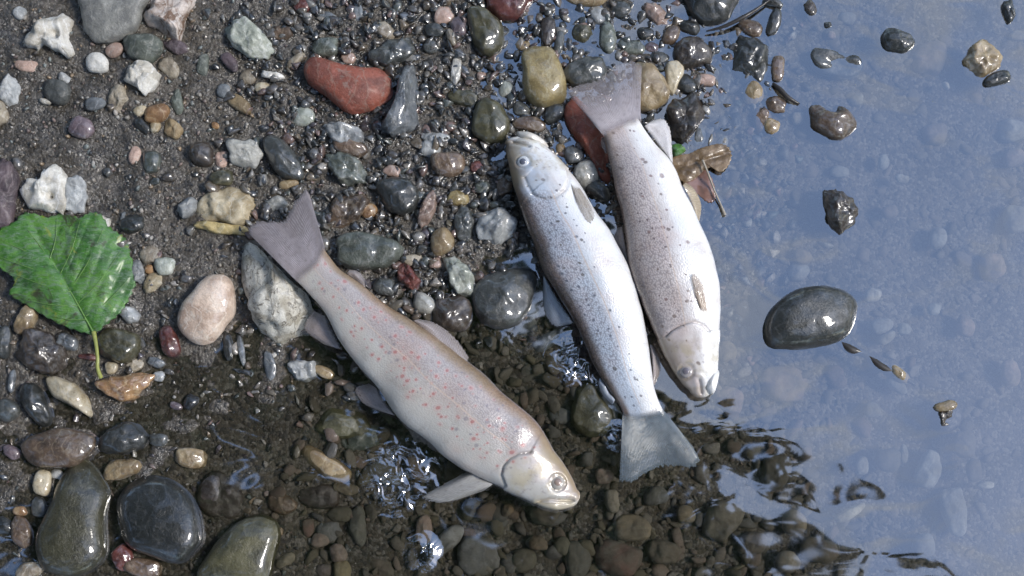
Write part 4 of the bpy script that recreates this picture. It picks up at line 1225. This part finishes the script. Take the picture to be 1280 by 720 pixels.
def ribs(x, y):
    """sunken side veins running from the midrib (117,416)->(30,285)"""
    dx, dy = x - 117, y - 416
    ux, uy = -.49, -.87
    al = dx * ux + dy * uy; ac = dx * -uy + dy * ux
    side = abs(ac)
    ph = (al - side * .75) / 19.0
    v = abs((ph % 1) - .5) * 2
    return al, ac, v
def leaf_z(x, y, t):
    al, ac, v = ribs(x, y)
    z = .0165 - .0025 * t * t
    z += .0009 * (1 - v ** 3) * min(1, abs(ac) / 12) * (1 - .3 * t)
    z -= .0016 * math.exp(-(ac / 5) ** 2)
    z += .0032 * noise.noise(Vector((x * .022, y * .022, 2.2))) + .0014 * noise.noise(Vector((x * .06, y * .06, 5)))
    if x > 125: z -= (x - 125) * .00012
    return z
leaf_blade('blade', LO, leaf_z, LEAF_MAT, leaf, loff, 160, 40, .022, center=(82, 340))
def vein(pts, r):
    P = [at(x, y, leaf_z(x, y, .5) + .0006) - loff for x, y in pts]
    new_obj('vein', tube_mesh('vein', P, r, VEIN_MAT, 6), leaf)
vein([(117, 416), (104, 393), (90, 368), (72, 338), (52, 310), (34, 286)], [.0008, .0006, .0004, .0002])
for a, b in (((106, 396), (158, 352)), ((97, 380), (152, 312)), ((87, 363), (130, 284)), ((75, 343), (100, 276)), ((62, 324), (72, 272)),
             ((108, 399), (62, 394)), ((98, 382), (28, 374)), ((88, 365), (12, 340)), ((76, 345), (-8, 318)), ((62, 324), (-6, 296))):
    mx_, my_ = (a[0] + b[0]) / 2, (a[1] + b[1]) / 2
    vein([a, (mx_ + 2, my_ + 3), b], [.0004, .0003, .0001])
sp = [at(117, 415, .0135), at(120, 430, .0155), at(122, 448, .0165), at(122, 460, .0150), at(126, 472, .011)]
new_obj('stalk', tube_mesh('stalk', [p - loff for p in sp], [.0019, .0014, .0013, .0014, .0018], STALK_MAT, 10), leaf)

# brown dead leaf beside the rightmost trout
k = NT('brown rotten leaf')
tc = k.n('TexCoord').outputs['Object']
a1 = k.noise(tc, 90.0, 5.0, .65, .6); a2 = k.noise(tc, 420.0, 4.0, .7)
col = k.ramp(a1, [(.3, (.07, .045, .022)), (.5, (.17, .11, .055)), (.65, (.26, .18, .10)), (.8, (.30, .16, .12))])
col = k.mix(k.math('MULTIPLY', k.step(a2, .5, .75), .5), col, (.07, .045, .025))
k.P(Base_Color=col, Roughness=.35, Coat_Weight=.4, Coat_Roughness=.15, Normal=k.bump(k.math('ADD', a1, a2), .5, .001))
DEAD_MAT = k.m
dp = at(880, 205, 0)
dl = empty('dead_leaf', (dp.x, dp.y, 0))
tag(dl, 'crumpled wet brown leaf with a thin stalk right of the rightmost trout', 'leaf')
doff = Vector((dp.x, dp.y, 0))
leaf_blade('blade', [(836, 201), (846, 195), (862, 192), (872, 187), (884, 183), (899, 180), (910, 184), (914, 195), (910, 207), (900, 215), (890, 209), (880, 213), (870, 222), (856, 228), (846, 220), (839, 210)],
           lambda x, y, t:   .0055 - .0015 * t + .0016 * noise.noise(Vector((x * .05, y * .05, 1.7))) - .0018 * math.exp(-((y - 202 + (x - 876) * .3) / 4) ** 2) + .0007 * noise.noise(Vector((x * .13, y * .13, 4))), DEAD_MAT, dl, doff, 110, 24, .03, center=(876, 200))
leaf_blade('folded_lobe', [(853, 224), (866, 216), (880, 212), (889, 222), (894, 240), (892, 251), (884, 252), (872, 243), (860, 236)],
           lambda x, y, t: .003 - .002 * t + .003 * noise.noise(Vector((x * .06, y * .06, 7.7))), plain_mat('reddish rotten leaf', (.26, .15, .12), .3, .8), dl, doff, 60, 10, .05)
new_obj('stalk', tube_mesh('stalk', [at(878, 200, .009) - doff, at(884, 214, .008) - doff, at(893, 238, .005) - doff, at(901, 256, .003) - doff, at(906, 269, .002) - doff], [.0010, .0008, .0007, .0008, .0015], plain_mat('pale leaf stalk', (.34, .30, .24), .4, .5), 8), dl)
# torn scrap of green leaf
sp_ = at(847, 188, 0)
scr = leaf_blade('leaf_scrap', [(838, 184), (844, 180), (851, 181), (857, 187), (852, 192), (844, 195), (838, 193)], lambda x, y, t: .009 - .002 * t + .003 * noise.noise(Vector((x * .1, y * .1, 3))),
                 LEAF_MAT, None, Vector((sp_.x, sp_.y, 0)), 40, 6, .03)
scr.location = (sp_.x, sp_.y, 0)
tag(scr, 'torn scrap of bright green leaf between the trout and the brown leaf', 'leaf scrap')
TWIG_MAT = plain_mat('wet black twig bark', (.025, .02, .016), .55, .25)
def twig(pts, r, label):
    p0 = at(*pts[0])
    P = [at(*p) - p0 for p in pts]
    o = new_obj('twig', tube_mesh('twig', P, r, TWIG_MAT, 8), None)
    o.location = p0
    tag(o, label, 'twig', 'wet black twigs in the shallows')
twig([(883, 39, .004), (905, 33, .006), (928, 22, .008), (945, 12, .007), (962, 0, .006)], [.0006, .0014, .0018, .0013, .0008], 'thin black twig slanting to the top edge past the squarish black stone')
twig([(966, 104, .002), (975, 112, .003), (985, 122, .003), (999, 130, .001)], [.0010, .0022, .0020, .0008], 'short bent black twig at the waterline below the squarish black stone')
twig([(1046, 424, -.004), (1062, 437, -.0024), (1080, 442, -.0034), (1100, 458, -.0022), (1122, 468, -.0036), (1144, 481, -.004)], [.0030, .0040, .0030, .0036, .0028, .0010], 'dark strip standing in for the shadowy trail behind the big dark oval stone')  # dark tube laid in to stand for a shadowy wet trail
# ------------------------------------------------------------------ more pebbles one can still pick out
rng = random.Random(11)
FISH = [[(304, 270), (400, 240), (470, 360), (600, 440), (730, 610), (700, 640), (560, 630), (440, 500), (370, 410), (310, 300)],
        [(628, 165), (690, 180), (800, 350), (820, 500), (880, 585), (775, 612), (720, 420), (640, 240)],
        [(705, 110), (800, 70), (845, 160), (905, 400), (890, 500), (850, 490), (780, 300)]]
def inside(x, y, poly):
    c = False
    for i in range(len(poly)):
        x1, y1 = poly[i]; x2, y2 = poly[i - 1]
        if (y1 > y) != (y2 > y) and x < (x2 - x1) * (y - y1) / (y2 - y1) + x1: c = not c
    return c
def free(x, y, r):
    if any(inside(x, y, f) for f in FISH): return False
    if 0 < x < 175 and 262 < y < 420: return False
    for q in RECS:
        if abs(x - q['px']) < q['w'] * .46 + r * .9 and abs(y - q['py']) < q['h'] * .46 + r * .9: return False
    return True
N_EXTRA = max(0, 300 - len(RECS))
WATERK = ['lgrey', 'slate', 'pink', 'beige', 'grey', 'olive']
DRYK = ['grey', 'beige', 'purple', 'lgrey', 'brown', 'tan', 'green', 'dgrey', 'slate']
WETK = ['dgrey', 'black', 'brown', 'green', 'slate', 'purple', 'beige', 'lgrey', 'olive', 'pink', 'dgrey', 'dbrown']
tries = 0
while N_EXTRA > 0 and tries < 20000:
    tries += 1
    x, y = rng.uniform(4, 1276), rng.uniform(4, 716)
    deep = x > 930 or (y > 620 and x > 420)
    if deep and rng.random() < .6: continue
    r = rng.uniform(6, 11) if not deep else rng.uniform(9, 17)
    if not free(x, y, r): continue
    key = rng.choice(WATERK if deep else (DRYK if x < 300 and y < 380 else WETK))
    wet = 1 if deep else (0 if x < 300 and y < 380 else 2)
    a = rng.uniform(0, 180); asp = rng.uniform(.6, 1)
    add_stone(ell(x, y, 2 * r, 2 * r * asp, a, rng), key, f'w{wet}' + (' a' if rng.random() < .4 else '') + (' t-9' if deep else ''), '', '', 5000 + tries)
    N_EXTRA -= 1

# ------------------------------------------------------------------ loose gravel between them (nobody could count it)
def ico(sub):
    bm = bmesh.new()
    bmesh.ops.create_icosphere(bm, subdivisions=sub, radius=1.0)
    v = np.array([p.co[:] for p in bm.verts]); f = np.array([[q.index for q in t.verts] for t in bm.faces])
    bm.free()
    return v, f
nrng = np.random.RandomState(5)
def gravel(name, n, zone, rlo, rhi, palette, mat, sub, label, pw=2.2, lift=.25, chips=False):
    bv, bf = ico(sub)
    variants = []
    for s in range(16):
        o = Vector((s * 11.3, s * 5.1, s * 2.7))
        w = np.array([v * (1 + .5 * noise.noise(Vector(v) * 1.1 + o) + .25 * noise.noise(Vector(v) * 2.4 + o)) for v in bv])
        for _ in range(14 if chips else (9 if s % 4 else 2)):           # broken faces
            pn = nrng.normal(size=3); pn /= np.linalg.norm(pn)
            e = w @ pn - (nrng.uniform(.28, .65) if chips else nrng.uniform(.45, .8))
            w = w - np.clip(e, 0, None)[:, None] * pn * .95
        variants.append(w)
    xs, ys = [], []
    while len(xs) < n:
        m = 4000
        x = nrng.uniform(-.44, .44, m); y = nrng.uniform(-.27, .31, m)
        px, py = to_px(x, y)
        keep = nrng.uniform(0, 1, m) < zone(px, py)
        xs += list(x[keep]); ys += list(y[keep])
    xs = np.array(xs[:n]); ys = np.array(ys[:n])
    zs = ground_z(xs, ys)
    nv = len(bv)
    V = np.empty((n * nv, 3)); C = np.empty((n * nv, 4), dtype=np.float32)
    pal = np.array(palette)
    for i in range(n):
        r = rlo + (rhi - rlo) * nrng.uniform() ** pw
        sc = np.array([1.0, nrng.uniform(.4, .95), nrng.uniform(.35, .8)]) * r
        a = nrng.uniform(0, 6.283); c, s = math.cos(a), math.sin(a)
        v = variants[nrng.randint(16)] * sc
        ti = nrng.uniform(-.35, .35)
        x = v[:, 0] * c - v[:, 1] * s; y = v[:, 0] * s + v[:, 1] * c
        V[i * nv:(i + 1) * nv] = np.stack([x + xs[i], y + ys[i], v[:, 2] + ti * x + zs[i] + r * lift], 1)
        col = pal[nrng.randint(len(pal))] * nrng.uniform(.65, 1.35)
        C[i * nv:(i + 1) * nv] = (*np.clip(col, 0, .8), 1)
    F = (bf[None] + (np.arange(n) * nv)[:, None, None]).reshape(-1, 3)
    me = mesh_np(name, V, F, mat, not chips)
    at_ = me.color_attributes.new('stone_color', 'FLOAT_COLOR', 'POINT')
    at_.data.foreach_set('color', C.ravel())
    o = new_obj(name, me)
    tag(o, label, 'gravel', None, 'stuff')
    return o
def gravel_mat(name, wet):
    k = NT(name)
    c = k.n('Attribute', attribute_name='stone_color').outputs['Color']
    tc = k.n('TexCoord').outputs['Object']
    n1 = k.noise(tc, 600.0, 4.0, .7); n2 = k.noise(tc, 260.0, 3.0, .6)
    col = k.mix(k.step(n1, .35, .7), c, k.mix(1.0, c, (.5, .5, .5), 'MULTIPLY'))
    col = k.mix(k.math('MULTIPLY', k.step(n2, .58, .7), .4), col, (.30, .28, .24))
    k.P(Base_Color=col, Roughness=.45, Normal=k.bump(n1, .6, .0008), Coat_Weight=k.math('MULTIPLY', k.above(), 1.0 if wet else .55), Coat_Roughness=.05 if wet else .12, Coat_IOR=1.7 if wet else 1.55)
    k.set(k.p, 'Coat Normal', k.bump(n2, .5, .0012))
    if wet is None:
        k.P(Base_Color=k.mix(.72, col, (.072, .060, .042)), Roughness=.9, Coat_Weight=0.0)
    return k.m
GREYS = [(.04, .042, .04), (.065, .065, .06), (.025, .026, .025), (.10, .095, .09), (.055, .045, .035), (.075, .085, .075), (.13, .12, .105), (.07, .056, .06), (.035, .028, .022), (.22, .21, .19), (.14, .11, .075), (.17, .11, .09), (.02, .02, .02), (.075, .085, .10), (.03, .032, .03)]
DRYP = [(.20, .18, .15), (.14, .12, .10), (.28, .25, .21), (.10, .09, .08), (.34, .31, .27), (.20, .15, .13), (.26, .19, .12), (.17, .19, .18), (.42, .40, .36)]
UWP = [(.20, .18, .15), (.13, .11, .08), (.28, .25, .21), (.09, .08, .06), (.36, .33, .29), (.22, .14, .11), (.16, .14, .08), (.14, .15, .16), (.30, .22, .18)]
def bell(x, lo, hi, s):
    return 1 / (1 + np.exp(-(x - lo) / s)) * 1 / (1 + np.exp((x - hi) / s))
def z_mid(px, py):
    return bell(px, 315, 960, 22) * bell(py, -400, 415, 22) * .95 + .12 * bell(px, 150, 330, 40) * bell(py, 120, 460, 40)
def z_dry(px, py):
    return bell(px, -300, 330, 25) * bell(py, -400, 360, 30)
def z_wetl(px, py):
    return bell(px, -300, 430, 30) * bell(py, 370, 900, 25)
def z_deep(px, py):
    return bell(px, 400, 1050, 30) * bell(py, 400, 1200, 25)
def z_right(px, py):
    return bell(px, 910, 1700, 25)
GW = gravel_mat('wet gravel', True); GD = gravel_mat('damp gravel', False)
gravel('gravel', 2600, z_mid, .0015, .0066, GREYS, GW, 2, 'dark wet rounded gravel packed between the larger stones and the trout')
gravel('gravel', 6800, z_mid, .0015, .0085, GREYS + GREYS + DRYP[:4], GW, 2, 'dark wet broken chips of stone packed between the larger stones', 2.2, .3, True)
gravel('gravel', 5600, z_dry, .0006, .0044, DRYP, GD, 1, 'fine damp grit in the mud of the upper left', 3.0, .15, True)
gravel('gravel', 1900, z_wetl, .0008, .0052, GREYS + DRYP, GW, 2, 'wet brown grit and gravel along the lower left shore', 2.6, .15, True)
GU = gravel_mat('silted gravel under water', None)
gravel('gravel', 1500, z_deep, .0016, .0090, UWP, GU, 2, 'river gravel lying under the clear brown water at the bottom', 2.0, .25)
gravel('gravel', 900, z_right, .0020, .0085, [(.16, .145, .12), (.12, .11, .09), (.20, .185, .16), (.26, .22, .19)], GU, 2, 'silted gravel under the blue water at right', 2.0, -.15)

# ------------------------------------------------------------------ the tree over the bank whose dark crown the still water mirrors
BARK = plain_mat('grey brown bark', (.10, .08, .06), .8)
k = NT('alder foliage')
oi = k.n('NewGeometry')
rn = k.n('TexNoise', {'Scale': 1.7})
k.P(Base_Color=k.ramp(rn.outputs[0], [(.3, (.030, .055, .018)), (.7, (.065, .105, .03))]), Roughness=.6)
CROWN_MAT = k.m
tb = Vector((-2.3, -1.9, 0)); tb.z = gz(tb.x, tb.y)
tree = empty('alder_tree', tb)
tag(tree, 'leafy tree on the bank whose dark crown is mirrored in the water', 'tree')
new_obj('trunk', tube_mesh('trunk', [(0, 0, -.1), (.05, .02, .8), (.0, .10, 1.8), (.12, .15, 2.9), (.2, .2, 4.2), (.3, .3, 5.2)], [.20, .15, .13, .11, .07, .03], BARK, 12), tree)
tr = random.Random(3)
cl = []
while len(cl) < 290:
    x, y, h = tr.uniform(-4.5, 1.4), tr.uniform(-4.5, 2.4), tr.uniform(2.5, 4.6)
    if len(cl) >= 200: x, y = tr.uniform(-1.2, 1.3), tr.uniform(-1.2, 1.6)
    edge = .225 * h - .85 * x - y
    if edge < .12 or (x - tb.x) ** 2 + (y - tb.y) ** 2 > 3.9 ** 2: continue
    cl.append(Vector((x, y, h)) - tb)
for i, c in enumerate(cl[:16]):
    s = Vector((.1, .15, 2.0 + (i % 5) * .5))
    new_obj('limb', tube_mesh('limb', [s, s.lerp(c, .5) + Vector((0, 0, .12)), c], [.05, .03, .008], BARK, 7), tree)
n_leaf = 105
V = np.empty((len(cl) * n_leaf * 4, 3)); q = 0
for c in cl:
    for _ in range(n_leaf):
        d = Vector((tr.gauss(0, 1), tr.gauss(0, 1), tr.gauss(0, .6))) * .17
        p = c + d
        a = Vector((tr.gauss(0, 1), tr.gauss(0, 1), tr.gauss(0, .45))).normalized()
        b = a.cross(Vector((tr.gauss(0, .5), tr.gauss(0, .5), 1))).normalized()
        L = tr.uniform(.035, .06)
        V[q], V[q + 1], V[q + 2], V[q + 3] = p - a * L, p - b * L * .7, p + a * L, p + b * L * .7
        q += 4
new_obj('crown', mesh_np('crown', V, np.arange(q).reshape(-1, 4), CROWN_MAT, False), tree)
# the wooded banks all round: they leave open sky only overhead and over the river
def far_tree(x, y, h, w, seed, label):
    b = Vector((x, y, gz(x, y)))
    t = empty('bank_tree', b)
    tag(t, label, 'tree', 'trees lining the river out of the picture')
    new_obj('trunk', tube_mesh('trunk', [(0, 0, -.3), (.05, .04, h * .4), (-.05, .1, h * .95)], [.22, .16, .03], BARK, 10), t)
    r = random.Random(seed)
    n = 3600
    V = np.empty((n * 4, 3)); q = 0
    cs = []
    for _ in range(44):
        f = r.uniform(.12, 1)
        rr = w * math.sqrt(max(.05, 1 - ((f - .5) / .55) ** 2)) * r.uniform(.3, 1)
        th = r.uniform(0, 6.283)
        cs.append(Vector((rr * math.cos(th), rr * math.sin(th), h * f)))
    for i in range(n):
        p = cs[i % 44] + Vector((r.gauss(0, 1), r.gauss(0, 1), r.gauss(0, .8))) * .34
        a = Vector((r.gauss(0, 1), r.gauss(0, 1), r.gauss(0, .7))).normalized()
        c = a.orthogonal().normalized()
        L = r.uniform(.10, .17)
        V[q], V[q + 1], V[q + 2], V[q + 3] = p - a * L, p - c * L * .7, p + a * L, p + c * L * .7
        q += 4
    new_obj('crown', mesh_np('crown', V, np.arange(q).reshape(-1, 4), CROWN_MAT, False), t)
for i, (a, d, h, w, lab) in enumerate([(-100, 6.5, 6.2, 2.4, 'bushy tree upstream of the shore, to the left'), (-65, 7.0, 6.5, 2.4, 'tall tree on the upper left bank'), (-30, 7.5, 6.0, 2.5, 'broad tree on the bank beyond the top edge'),
                                  (5, 8.0, 6.4, 2.6, 'tree across the river straight beyond the top edge'), (38, 9.0, 5.6, 2.7, 'lower tree across the river to the upper right'), (72, 9.0, 4.6, 2.7, 'lower tree across the river to the right'),
                                  (105, 9.0, 4.7, 2.6, 'tree across the river to the lower right'), (140, 7.0, 6.4, 2.4, 'tall tree beyond the bottom edge to the right'), (172, 6.5, 6.5, 2.4, 'tall tree beyond the bottom edge')]):
    th = math.radians(a)
    far_tree(d * math.sin(th), d * math.cos(th), h, w, 40 + i, lab)

# ------------------------------------------------------------------ a label for every stone
REFS = [(r['px'], r['py'], r['r'], r['ref']) for r in RECS if r['ref']]
REFS += [(330, 255, 25, "the spotted trout's tail fin"), (560, 605, 22, "the spotted trout's pectoral fin"), (690, 632, 20, "the spotted trout's chin"), (462, 495, 18, "the spotted trout's pelvic fin"),
         (640, 172, 14, "the middle trout's snout"), (825, 590, 25, "the middle trout's tail fin"), (745, 110, 25, "the rightmost trout's tail fin"), (878, 490, 14, "the rightmost trout's snout"),
         (85, 340, 70, 'the green leaf'), (122, 445, 12, 'the leaf stalk'), (880, 215, 26, 'the brown leaf'), (1280, 0, 20, 'the top right corner'), (1280, 720, 20, 'the bottom right corner'),
         (0, 0, 20, 'the top left corner'), (0, 720, 20, 'the bottom left corner'), (760, 350, 30, 'the gap between the two white trout')]
used = {r['label'] for r in RECS if r['label']}
def direction(dx, dy):
    a = math.degrees(math.atan2(dy, dx)) % 360
    return ['right of', 'to the lower right of', 'below', 'to the lower left of', 'left of', 'to the upper left of', 'above', 'to the upper right of'][int((a + 22.5) // 45) % 8]
for r in sorted(RECS, key=lambda r: -r['r']):
    o = r['o']
    if not r['label']:
        asp = max(r['w'], r['h']) / max(1, min(r['w'], r['h']))
        d = max(r['w'], r['h'])
        size = 'tiny' if d < 16 else ('small' if d < 25 else ('medium' if d < 40 else 'broad'))
        shape = 'long' if asp > 1.8 else ('angular' if r['ang'] else ('oval' if asp > 1.25 else 'round'))
        sub = ' under water' if r['top'] is not None and r['top'] < -.002 else ''
        noun = 'stone' if o.name.startswith('stone') else 'pebble'
        cand = sorted(REFS, key=lambda f: math.hypot(f[0] - r['px'], f[1] - r['py']) - f[2])
        lab = None
        for near in ('just ', '', 'further '):
            for f in cand[:4]:
                dx, dy = r['px'] - f[0], r['py'] - f[1]
                gap = math.hypot(dx, dy) - f[2] - r['r']
                if near == 'just ' and gap > 22: continue
                if near == 'further ' and gap < 15: continue
                dr = direction(dx, dy)
                if near == 'further ': dr = dr.replace('to the ', '')
                s = f"{size} {shape} {COLORS[r['key']][3]} {noun}{sub} {near}{dr} {f[3]}"
                if s not in used and len(s.split()) <= 16:
                    lab = s; break
            if lab: break
        if not lab:
            f = cand[0]; f2 = cand[1]
            lab = f"{size} {shape} {COLORS[r['key']][3]} {noun} between {f[3]} and {f2[3]}"
            if len(lab.split()) > 16: lab = f"{size} {shape} {COLORS[r['key']][3]} {noun} near {f2[3]}"
        r['label'] = lab
        used.add(lab)
    noun = 'stone' if o.name.startswith('stone') else 'pebble'
    tag(o, r['label'], noun, 'river stones under the water' if r['top'] is not None and r['top'] < -.002 else 'stones on the shore')
print('stones', len(RECS), 'labels', len({r['label'] for r in RECS}))
